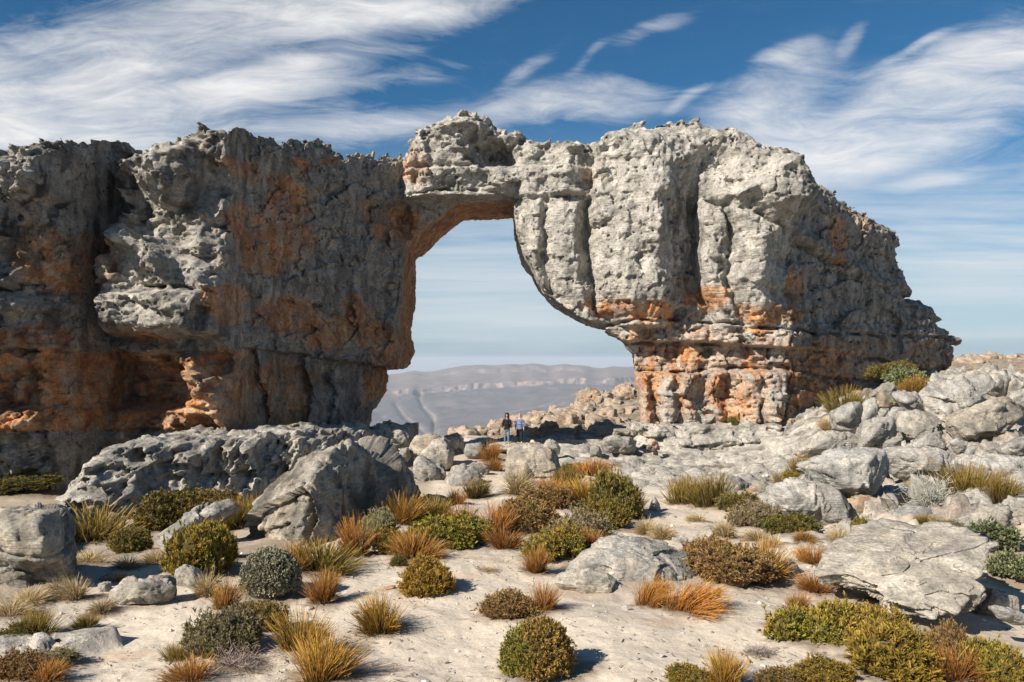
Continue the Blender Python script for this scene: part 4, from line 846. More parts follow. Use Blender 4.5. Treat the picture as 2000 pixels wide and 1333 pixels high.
    for k, (x, y) in enumerate(((1268, 874), (1276, 878), (1283, 874), (1279, 866), (1281, 884))):
        R('stone', 'one of the small red brown stones stacked on the terrace by the pier', [(x - 5, y + 4), (x - 5, y - 3), (x, y - 5), (x + 5, y - 2), (x + 5, y + 4)], 43.2 + .1 * k, 1, None, 80 + k, 3, orange=.7, group='red brown stones stacked on the terrace', cat='stone', tone=(.9, .8, .75))
    rs = random.Random(17); protos = []
    for k in range(5):
        c8 = np.array([[rs.uniform(.4, 1) * sx, rs.uniform(.5, 1) * sy, rs.uniform(.4, .8) * sz] for sx in (-1, 1) for sy in (-1, 1) for sz in (-1, 1)])
        c, v, f = hull_rock(c8, 140 + k, 4, 40, 1.0); w = v + 7 * k; protos.append(np_mesh('scree_block', v, f, rock_colour(w[:, 0], w[:, 1], w[:, 2], np.full(len(w), .05), np.full(len(w), .9), np.full(len(w), .08))))
    spots = []
    while len(spots) < 85:
        px, py = (rs.uniform(1560, 2060), rs.uniform(760, 1000)) if len(spots) < 60 else (rs.uniform(740, 1180), rs.uniform(872, 940))
        if len(spots) < 60 and py < 1010 - (px - 1560) * .9: continue
        p = at(px, py, 14, 60)
        if p.y > 58: continue
        spots.append(p); o = bpy.data.objects.new('scree_block', protos[len(spots) % 5]); C.objects.link(o)
        if not o.data.materials: o.data.materials.append(M_ROCK)
        s = rs.choice((.14, .2, .3, .45, .6)) * rs.uniform(.8, 1.2) * (1 if len(spots) < 60 else .6)
        o.location = (p.x, p.y, p.z + .25 * s); o.scale = (s, s * rs.uniform(.7, 1.1), s * rs.uniform(.6, 1)); o.rotation_euler = (rs.uniform(-.5, .5), rs.uniform(-.5, .5), rs.uniform(0, 6.3))
        if len(spots) <= 60: tag(o, 'loose pale stone among the big blocks of the rock pile at the right', 'stone', 'loose stones among the right rock pile')
        else: tag(o, 'loose pale stone on the saddle between the dark boulder and the terrace', 'stone', 'loose stones on the saddle')
    # an off-frame spur at the left that throws the shade over the cliff foot
    R('rock_spur', 'grey rock spur beside the left end of the cliff, shading its foot', [(W_[0] / W_[1] * F + PX0, HY - W_[2] / W_[1] * F, W_[1] - 17) for W_ in ((-26, 18, -6), (-25, 18.4, 3.6), (-22, 16.7, 3.0), (-20, 15.2, 2.2), (-17.5, 13, 1.4), (-15.6, 11.8, .6), (-14.9, 11.4, -6))], 17, .35, None, 89, 6, pale=.4, dark=.3, cat='rock outcrop')
    # outcrops on the far side of the saddle
    for k, (lab, p, d) in enumerate((
        ('orange tinted rock outcrop leaning left on the skyline beyond the opening', [(1124, 785), (1128, 772), (1145, 768), (1168, 764), (1190, 770), (1188, 795), (1160, 808), (1135, 805)], 112),
        ('rounded far outcrop touching the left edge of the pier', [(1196, 785), (1200, 768), (1215, 756), (1232, 756), (1250, 764), (1262, 785), (1240, 800), (1205, 798)], 116),
        ('grey topped far outcrop between the two pale ones beyond the opening', [(1160, 780), (1170, 768), (1185, 764), (1205, 772), (1208, 790), (1180, 798)], 114),
        ('dark fronted tan outcrop left of the two people beyond the brink', [(908, 858), (918, 842), (935, 836), (958, 840), (965, 855), (940, 866)], 70),
        ('tan outcrop just behind the left person', [(950, 855), (955, 836), (972, 826), (990, 826), (1000, 840), (995, 858), (970, 864)], 74),
        ('jagged tan outcrop just right of the right person', [(1025, 830), (1035, 812), (1055, 806), (1080, 812), (1090, 826), (1060, 838)], 92),
        ('square tan rock halfway up the rubble hillside', [(1090, 820), (1096, 806), (1118, 802), (1132, 812), (1128, 826), (1105, 828)], 98))):
        R('outcrop', lab, p, d, .9, None, 90 + k, 6, pale=.6, orange=.35, dark=.2, sharp=12, amp=2.0, pits=.02, beds=1.0, tone=(1.05, .92, .8), cat='rock outcrop')
    # one kind of rubble block, copied over the hillside
    rs = random.Random(5); protos = []
    for k in range(4):
        c8 = np.array([[rs.uniform(.6, 1) * sx, rs.uniform(.6, 1) * sy, rs.uniform(.45, .8) * sz] for sx in (-1, 1) for sy in (-1, 1) for sz in (-1, 1)] + [[rs.uniform(-1, 1), rs.uniform(-1, 1), rs.uniform(-.8, .9)] for _ in range(4)])
        c, v, f = hull_rock(c8, 120 + k, 4, 14, 1.4); w = v + 11 * k
        protos.append(np_mesh('rubble_block', v, f, rock_colour(w[:, 0], w[:, 1], w[:, 2], np.full(len(w), .15), np.full(len(w), .6), np.full(len(w), .1)) * np.array([1.02, .90, .78])))
    n = 0
    while n < 210:
        px = rs.uniform(905, 1260) if n < 150 else rs.uniform(1870, 2080); d = rs.uniform(62, 122) if n < 150 else rs.uniform(70, 170)
        x, y = (px - PX0) / F * d, d; z = float(HILL(np.array([x]), np.array([y]))[0]); s = rs.choice((.35, .5, .5, .8, 1.2)) * rs.uniform(.8, 1.2)
        o = bpy.data.objects.new('rubble_block', protos[n % 4]); C.objects.link(o)
        if not protos[n % 4].materials: protos[n % 4].materials.append(M_ROCK)
        o.location = (x, y, z + .15 * s); o.scale = (s, s * rs.uniform(.7, 1.2), s * rs.uniform(.6, 1)); o.rotation_euler = (rs.uniform(-.3, .3), rs.uniform(-.3, .3), rs.uniform(0, 6.3))
        if n < 150: tag(o, 'loose tan block on the rubble hillside beyond the arch opening', 'boulder', 'blocks on the hillside beyond the opening')
        else: tag(o, 'loose tan block on the far stony plain at the right edge', 'boulder', 'blocks on the plain at the right edge')
        n += 1
build_rocks()
# ------------------------------------------------------------------ ledges at the foot of the arch
def build_ledge(name, label, plan, outline, z0, z1, tf, tb, relief, noise, colour, h, offs=0):
    sh = Sheet(plan, h)
    v, q, P, Q, T = carve(sh, z0, z1, tf, tb, relief, outline, lambda P, Q: np.full(P.shape, tb - .6), noise)
    good, q = drop_loose(v, q, .05); v, P, Q, T = v[good], P[good], Q[good], T[good]
    v = v.astype(np.float64)
    v[:, 2] += .035 * fbm(v[:, 0] / .4, v[:, 1] / .4, v[:, 2] / .3, 3); v[:, 1] += .03 * fbm(v[:, 0] / .3, v[:, 1] / .3, v[:, 2] / .2 + 9, 3)
    base = np.array([v[:, 0].mean(), v[:, 1].mean(), z0])
    o = link(name, np_mesh(name, v - base, q, colour(v, P, Q, T)), M_CLIFF, loc=base); tag(o, label, 'rock ledge')
def left_relief(P, Q):
    R = .5 * fbm(P / 90, Q / 70, 3, 4) + 1.6 * sst(880, 1030, Q) - .4 + .5 * sst(300, 180, P)
    pit = worley(P / 19 + .3 * perlin(P / 20, Q / 20, 0), Q / 24, 1.7); 
    R = R - (1.1 * sst(.46, .12, pit[0]) + .4 * sst(.2, 0, pit[1] - pit[0])) * sst(.0, .3, fbm(P / 70, Q / 50, 5, 3) + .25 * sst(940, 890, Q) - .05)
    R = R - .35 * (ridged(P / 22, Q / 90, 4, 2) < .7) * sst(880, 900, Q) * sst(970, 930, Q) * sst(300, 340, P)
    R = R + .7 * facets(P / 46, Q / 26, 0.0, 7, 1.2) + .2 * facets(P / 17, Q / 13, 0.0, 9, 1.2)
    return R + groove(P, Q, [(100, 960), (330, 935), (640, 925)], 3, .3)
def led_noise(x, y, z, P, Q, O): return .12 * facets(x / .8, y / .8, z / .5, 61, 1.0) -.10 * fbm(x / .9, y / .9, z / .8, 4, gain=.6) + .16 * (.5 - worley(x / .7, y / .7, z / .5, 21)[0]) * sst(-1.1, -.1, O)
def led_colour(dk, org): 
    def f(v, P, Q, T):
        o = np.full(len(P), 1.0) * org * sst(.1, .5, fbm(P / 40, Q / 12, 3, 3))
        return rock_colour(v[:, 0], v[:, 1], v[:, 2], o, np.full(len(P), .85), np.full(len(P), dk))
    return f
def right_relief(P, Q):
    s = 0; k = .0
    e1 = 838 + 5 * perlin(P / 60, 0, 1); e2 = 886 + 4 * perlin(P / 50, 0, 6)
    R = .35 * sst(0, 40, Q - e1) + 1.3 * sst(-5, 8, Q - e2) + 2.2 * sst(0, 34, Q - e2) + .4 * fbm(P / 50, Q / 16, 3, 4)
    R = R + groove(P, Q, [(1100, 918), (1300, 917), (1540, 922)], 1.8, .6) + groove(P, Q, [(1240, 872), (1400, 870), (1540, 880)], 1.6, .3)
    R = R + .4 * facets(P / 40, Q / 16, 0.0, 7, 1.0) + .15 * facets(P / 15, Q / 8, 0.0, 9, 1.2)
    pit = worley(P / 16, Q / 9, 7.7)[0]; return R - .3 * sst(.4, .1, pit) * sst(0, .3, fbm(P / 50, Q / 30, 7, 3))
def build_ledges():
    h = ARCH_H
    build_ledge('rock_ledge', 'long pitted grey ledge sloping down along the foot of the left cliff', [(60, 29), (130, 28), (180, 26.8), (260, 27.2), (400, 28.8), (560, 31), (660, 33.5), (720, 36.5), (790, 40)],
        [(90, 1200), (105, 1020), (128, 970), (150, 925), (170, 893), (200, 878), (240, 872), (330, 873), (480, 858), (600, 852), (680, 852), (735, 846), (790, 850), (800, 900), (800, 1200)], -7.0, -2.2, 3.2, 7.0, left_relief, led_noise, led_colour(.5, .15), h)
    build_ledge('rock_ledge', 'pale stepped rock terrace under the right pier', [(1085, 44.5), (1150, 45.5), (1240, 46.2), (1400, 46.2), (1560, 45.6), (1620, 45)],
        [(1095, 1100), (1098, 892), (1130, 882), (1180, 884), (1238, 874), (1246, 836), (1300, 833), (1400, 836), (1470, 832), (1536, 836), (1540, 870), (1580, 880), (1620, 900), (1620, 1100)], -7.0, -3.4, 6.4, 5.0, right_relief, led_noise, led_colour(.05, .16), h)
build_ledges()
# ------------------------------------------------------------------ plants
def leaf_material(name, rough=.75, trans=.25):
    m = bpy.data.materials.new(name); m.use_nodes = True; t = NT(m.node_tree); t.n.clear()
    a = t.new('ShaderNodeAttribute', attribute_name='Col').outputs['Color']; oc = t.new('ShaderNodeObjectInfo').outputs['Color']
    pos = t.new('ShaderNodeTexCoord').outputs['Object']
    c = t.mix(1.0, a, oc, 'MULTIPLY'); c = t.mix(1.0, c, t.mrange(t.noise(pos, 7, 3, .6), .3, .7, .75, 1.25), 'MULTIPLY')
    b = t.new('ShaderNodeBsdfPrincipled'); b.inputs['Roughness'].default_value = rough; b.inputs['Specular IOR Level'].default_value = .2; t.put(b.inputs['Base Color'], c)
    tr = t.new('ShaderNodeBsdfTranslucent'); t.put(tr.inputs[0], c)
    mx = t.new('ShaderNodeMixShader'); mx.inputs[0].default_value = trans; t.l.new(b.outputs[0], mx.inputs[1]); t.l.new(tr.outputs[0], mx.inputs[2])
    o = t.new('ShaderNodeOutputMaterial'); t.put(o.inputs[0], mx.outputs[0]); return m
M_LEAF = leaf_material('leaf'); M_STEM = leaf_material('stem', .9, 0.0)
def unit(v): return v / (np.linalg.norm(v, axis=-1, keepdims=True) + 1e-9)
def quads_from(base, tip, side, w0, w1, mid=None):
    """one tapered strip per row; returns verts (n*4 or n*6) and quads"""
    n = len(base)
    if mid is None:
        V = np.stack([base - side * w0, base + side * w0, tip + side * w1, tip - side * w1], 1); f = np.arange(4 * n).reshape(n, 4)
        return V.reshape(-1, 3), f
    wm = (w0 + w1) * .6
    V = np.stack([base - side * w0, base + side * w0, mid + side * wm, mid - side * wm, tip + side * w1, tip - side * w1], 1)
    k = 6 * np.arange(n)[:, None]; f = np.concatenate([k + [0, 1, 2, 3], k + [3, 2, 4, 5]])
    return V.reshape(-1, 3), f
def lobes(rs, n, spread=.55, rmin=.38, rmax=.6, flat=.85):
    L = []
    for i in range(n):
        a = 6.283 * (i + rs.rand() * .6) / n; r = spread * (.55 + .6 * rs.rand()) * (i > 0)
        s = rmin + (rmax - rmin) * rs.rand(); L.append((math.cos(a) * r, math.sin(a) * r, s * flat * (.55 + .5 * rs.rand()), s))
    return np.array(L)
def heath_mesh(seed, nsp=1500, nl=8, ll=.085, lw=.016, nlobe=6, ca=(.16, .14, .03), cb=(.20, .12, .025), tip=(.34, .26, .05), open_=.5, wild=.22, spread=.62, rad=(.28, .58), ragged=.36, split=False):
    """a dome of leafy sprigs over several lobes; unit radius, base at z = 0"""
    rs = np.random.RandomState(seed); L = lobes(rs, nlobe, spread, *rad)
    k = rs.randint(0, len(L), nsp * 3); d = unit(rs.normal(size=(nsp * 3, 3))); d[:, 2] = np.abs(d[:, 2]) * 1.0 - .25; d = unit(d)
    bump = 1 + ragged * fbm(d[:, 0] * 3.5 + k, d[:, 1] * 3.5, d[:, 2] * 3.5 + seed, 4, gain=.7)
    p = L[k, :3] + d * (L[k, 3] * bump)[:, None] * np.array([1, 1, .95])
    ok = (p[:, 2] > .01)
    for l in L: ok &= ~((np.linalg.norm((p - l[:3]) / l[3], axis=1)) < .82)
    p, d = p[ok][:nsp], d[ok][:nsp]; n = len(p)
    ax = unit(d + np.array([0, 0, open_]) + rs.normal(size=(n, 3)) * .25); p = p - ax * (rs.rand(n, 1) ** 2 * wild) + ax * (rs.rand(n, 1) ** 4 * wild * .8)
    patch = sst(-.25, .3, fbm(p[:, 0] * 1.7, p[:, 1] * 1.7, p[:, 2] * 1.7 + seed, 2) )
    if split: patch = sst(-.38, -.05, p[:, 0] + .25 * patch)
    base_c = np.asarray(ca) + (np.asarray(cb) - np.asarray(ca)) * patch[:, None]; base_c = base_c * (.7 + .6 * rs.rand(n, 1))
    P_, A_, C_ = (np.repeat(q, nl, 0) for q in (p, ax, base_c)); m = n * nl
    o = rs.rand(m, 1) * ll * 1.3; rd = unit(np.cross(A_, rs.normal(size=(m, 3)))); ld = unit(A_ * .9 + rd * .75)
    b = P_ + A_ * (o - ll * .9); t = b + ld * ll * (.6 + .7 * rs.rand(m, 1)); s = unit(np.cross(ld, rs.normal(size=(m, 3))))
    w = lw * (.7 + .6 * rs.rand(m, 1)); V, f = quads_from(b, t, s, w, w * .45)
    tp = np.asarray(tip) * (.7 + .6 * rs.rand(m, 1)); k2 = np.clip(o / (ll * 1.3), 0, 1) * .8
    c0 = C_ * .8; c1 = C_ + (tp - C_) * k2
    col = np.stack([c0, c0, c1, c1], 1).reshape(-1, 3)
    nt = int(nsp * .12); kt = rs.randint(0, n, nt); tb = p[kt] - ax[kt] * .12; td = unit(ax[kt] + rs.normal(size=(nt, 3)) * .45); te = tb + td * (.14 + .16 * rs.rand(nt, 1)); ts = unit(np.cross(td, rs.normal(size=(nt, 3))))
    V2, f2 = quads_from(tb, te, ts, np.full((nt, 1), .006), np.full((nt, 1), .003)); f = np.concatenate([f, f2 + len(V)]); V = np.concatenate([V, V2]); tc = np.repeat(np.array([.26, .20, .15]) * (.5 + .8 * rs.rand(nt, 1)), 4, 0); col = np.concatenate([col, tc])
    # dense twiggy inner mass
    dirs, F3 = ico(3); vs, cs, fs = [], [], []
    for i, l in enumerate(L):
        q = l[:3] + dirs * l[3] * (.80 + .12 * fbm(dirs[:, 0] * 4 + i, dirs[:, 1] * 4, dirs[:, 2] * 4, 2))[:, None]; q[:, 2] = np.maximum(q[:, 2], -.05)
        fs.append(F3 + sum(len(x) for x in vs)); vs.append(q)
    core = np_mesh('inner_twigs', np.concatenate(vs), np.concatenate(fs), np.tile(np.asarray(ca) * .35 + np.array([.02, .014, .008]), (sum(len(x) for x in vs), 1)))
    return np_mesh('foliage', V, f, col, False), core
def tuft_mesh(seed, n=420, h=1.0, lean=.5, w=.010, droop=.35, c0=(.10, .05, .015), c1=(.46, .19, .035), c2=(.60, .34, .09), rbase=.22, wind=(0, 0), green=None, hv=.55):
    """a tussock: several leaning clumps of bent blades with dead thatch at the foot"""
    rs = np.random.RandomState(seed); K = 9; ca = rs.rand(K) * 6.283; cr = np.sqrt(rs.rand(K)) * .75; cen = np.stack([np.cos(ca) * cr, np.sin(ca) * cr, np.zeros(K)], 1); cl = rs.normal(size=(K, 3)) * .16; cl[:, 2] = 0; ch = .70 + .35 * rs.rand(K)
    k = rs.randint(0, K, n); a = rs.rand(n) * 6.283; r = np.sqrt(rs.rand(n)); loc = np.stack([np.cos(a), np.sin(a), np.zeros(n)], 1) * (r * .42)[:, None]; pos = cen[k] + loc; out = pos.copy(); rr = np.clip(np.linalg.norm(out, axis=1), 0, 1.2); out = unit(out)
    b = pos * rbase; b[:, 2] = -.03
    thatch = rs.rand(n) < .16
    ln = h * ch[k] * (1 - hv * rs.rand(n) ** 1.6) * (1 - .22 * rr); le = lean * rr * (.5 + .8 * rs.rand(n)); le = np.where(thatch, lean * 1.2 + 1.0 + rs.rand(n), le); ln = np.where(thatch, ln * .55, ln)
    d0 = unit(out * le[:, None] + cl[k] + np.array([0, 0, 1.0]) + rs.normal(size=(n, 3)) * .13 + np.array([wind[0], wind[1], 0]) * .4)
    m = b + d0 * (ln * .55)[:, None]; d1 = unit(d0 + out * (droop * (.3 + rr) * (.3 + 1.4 * rs.rand(n)))[:, None] + rs.normal(size=(n, 3)) * .16 + np.array([wind[0], wind[1], 0]) * .8 - np.array([0, 0, 1]) * (droop * .8 * rr * rs.rand(n))[:, None]); t = m + d1 * (ln * .5)[:, None]
    s = unit(np.cross(d0, rs.normal(size=(n, 3)))); ww = (w * (.6 + .8 * rs.rand(n)))[:, None]; V, f = quads_from(b, t, s, ww, ww * .3, m)
    q = rs.rand(n, 1); ct = (.75 + .45 * rs.rand(K))[k][:, None]; C0 = np.asarray(c0) * (.7 + .6 * q); C1 = np.asarray(c1) * (.6 + .7 * rs.rand(n, 1)) * ct; C2 = np.asarray(c2) * (.55 + .7 * rs.rand(n, 1)) * ct
    if green is not None: C1 = np.where(rs.rand(n, 1) < .6, np.asarray(green) * (.7 + .6 * rs.rand(n, 1)), C1)
    straw = np.array([.30, .22, .12]) * (.6 + .7 * rs.rand(n, 1)); th = thatch[:, None] | (rs.rand(n, 1) < .10); C1 = np.where(th, straw, C1); C2 = np.where(th, straw * 1.15, C2)
    col = np.stack([C0, C0, C1, C1, C2, C2], 1).reshape(-1, 3); return np_mesh('grass_tuft', V, f, col, False)
def twig_mesh(seed, n=260, c=(.30, .26, .22), w=.008):
    rs = np.random.RandomState(seed); V, F_, k = [], [], 0; p = np.zeros((n, 3)); a = rs.rand(n) * 6.283
    d = unit(np.stack([np.cos(a), np.sin(a), .35 + rs.rand(n)], 1)); p = d * (.15 * rs.rand(n, 1)) * [1, 1, .3]; ww = np.full((n, 1), w * 1.3)
    for s in range(5):
        q = p + d * (.11 + .12 * rs.rand(n, 1)); sd = unit(np.cross(d, rs.normal(size=(n, 3)))); v, f = quads_from(p, q, sd, ww, ww * .8); V.append(v); F_.append(f + k); k += len(v)
        p = q; d = unit(d + rs.normal(size=(n, 3)) * .45); ww = ww * .8
    V = np.concatenate(V); return np_mesh('branches', V, np.concatenate(F_), np.asarray(c) * (.6 + .6 * np.repeat(rs.rand(len(V) // 4), 4)[:, None]), False)
PROTO = {}
def build_protos():
    P = PROTO
    P['olive'] = [heath_mesh(s, 2000, 8, .075, .014, 6, (.17, .145, .03), (.23, .14, .03), (.50, .38, .06)) for s in (1, 2)]
    P['gold'] = [heath_mesh(s, 1700, 9, .10, .014, 5, (.20, .14, .025), (.25, .15, .025), (.48, .33, .06), .8) for s in (3, 4)]
    P['brown'] = [heath_mesh(s, 1700, 8, .075, .014, 7, (.17, .10, .04), (.20, .14, .04), (.46, .29, .10), .5, .25) for s in (5, 6)]
    P['grey'] = [heath_mesh(s, 1500, 8, .08, .012, 7, (.23, .18, .10), (.17, .14, .05), (.46, .38, .22), .6, .3) for s in (7, 8)]
    P['green'] = [heath_mesh(s, 1700, 8, .085, .016, 6, (.10, .085, .022), (.17, .12, .028), (.34, .27, .07), .5, .2) for s in (9, 10)]
    P['round'] = [heath_mesh(s, 3600, 8, .050, .012, 5, (.15, .15, .025), (.27, .15, .045), (.50, .34, .08),   .3, .12, .24, (.56, .72), .18, s == 11) for s in (11, 15)]
    P['silver'] = [heath_mesh(12, 2300, 10, .050, .017, 5, (.20, .20, .12), (.22, .21, .14), (.62, .58, .40), .2, .05, .25, (.60, .75), .08)]
    P['broad'] = [heath_mesh(13, 1100, 6, .13, .030, 6, (.07, .09, .03), (.12, .13, .05), (.36, .36, .20), .5, .25)]
    P['reed'] = [tuft_mesh(s, 900, 1.0, .7, .009, .25, (.05, .035, .012), (.20, .135, .022), (.36, .24, .05), .45, green=(.11, .105, .02)) for s in (21, 22, 55)]
    P['rust'] = [tuft_mesh(s, 900, 1.0, .7, .008, .35, (.07, .035, .012), (.31, .135, .028), (.50, .27, .07), .30) for s in (23, 24, 25, 51, 52)]
    P['amber'] = [tuft_mesh(s, 1000, 1.0, .8, .008, .35, (.07, .035, .012), (.36, .18, .022), (.56, .33, .06), .34, green=(.16, .115, .02)) for s in (26, 27, 53, 54)]
    P['wind'] = [tuft_mesh(28, 1200, 1.0, .6, .008, .5, (.09, .04, .015), (.42, .17, .03), (.60, .31, .08), .5, (1.0, .1))]
    P['dry'] = [tuft_mesh(s, 800, .9, 1.5, .009, 1.1, (.22, .16, .09), (.46, .37, .22), (.60, .50, .34), .35) for s in (31, 32, 33)]
    P['twig'] = [twig_mesh(41)]
build_protos()
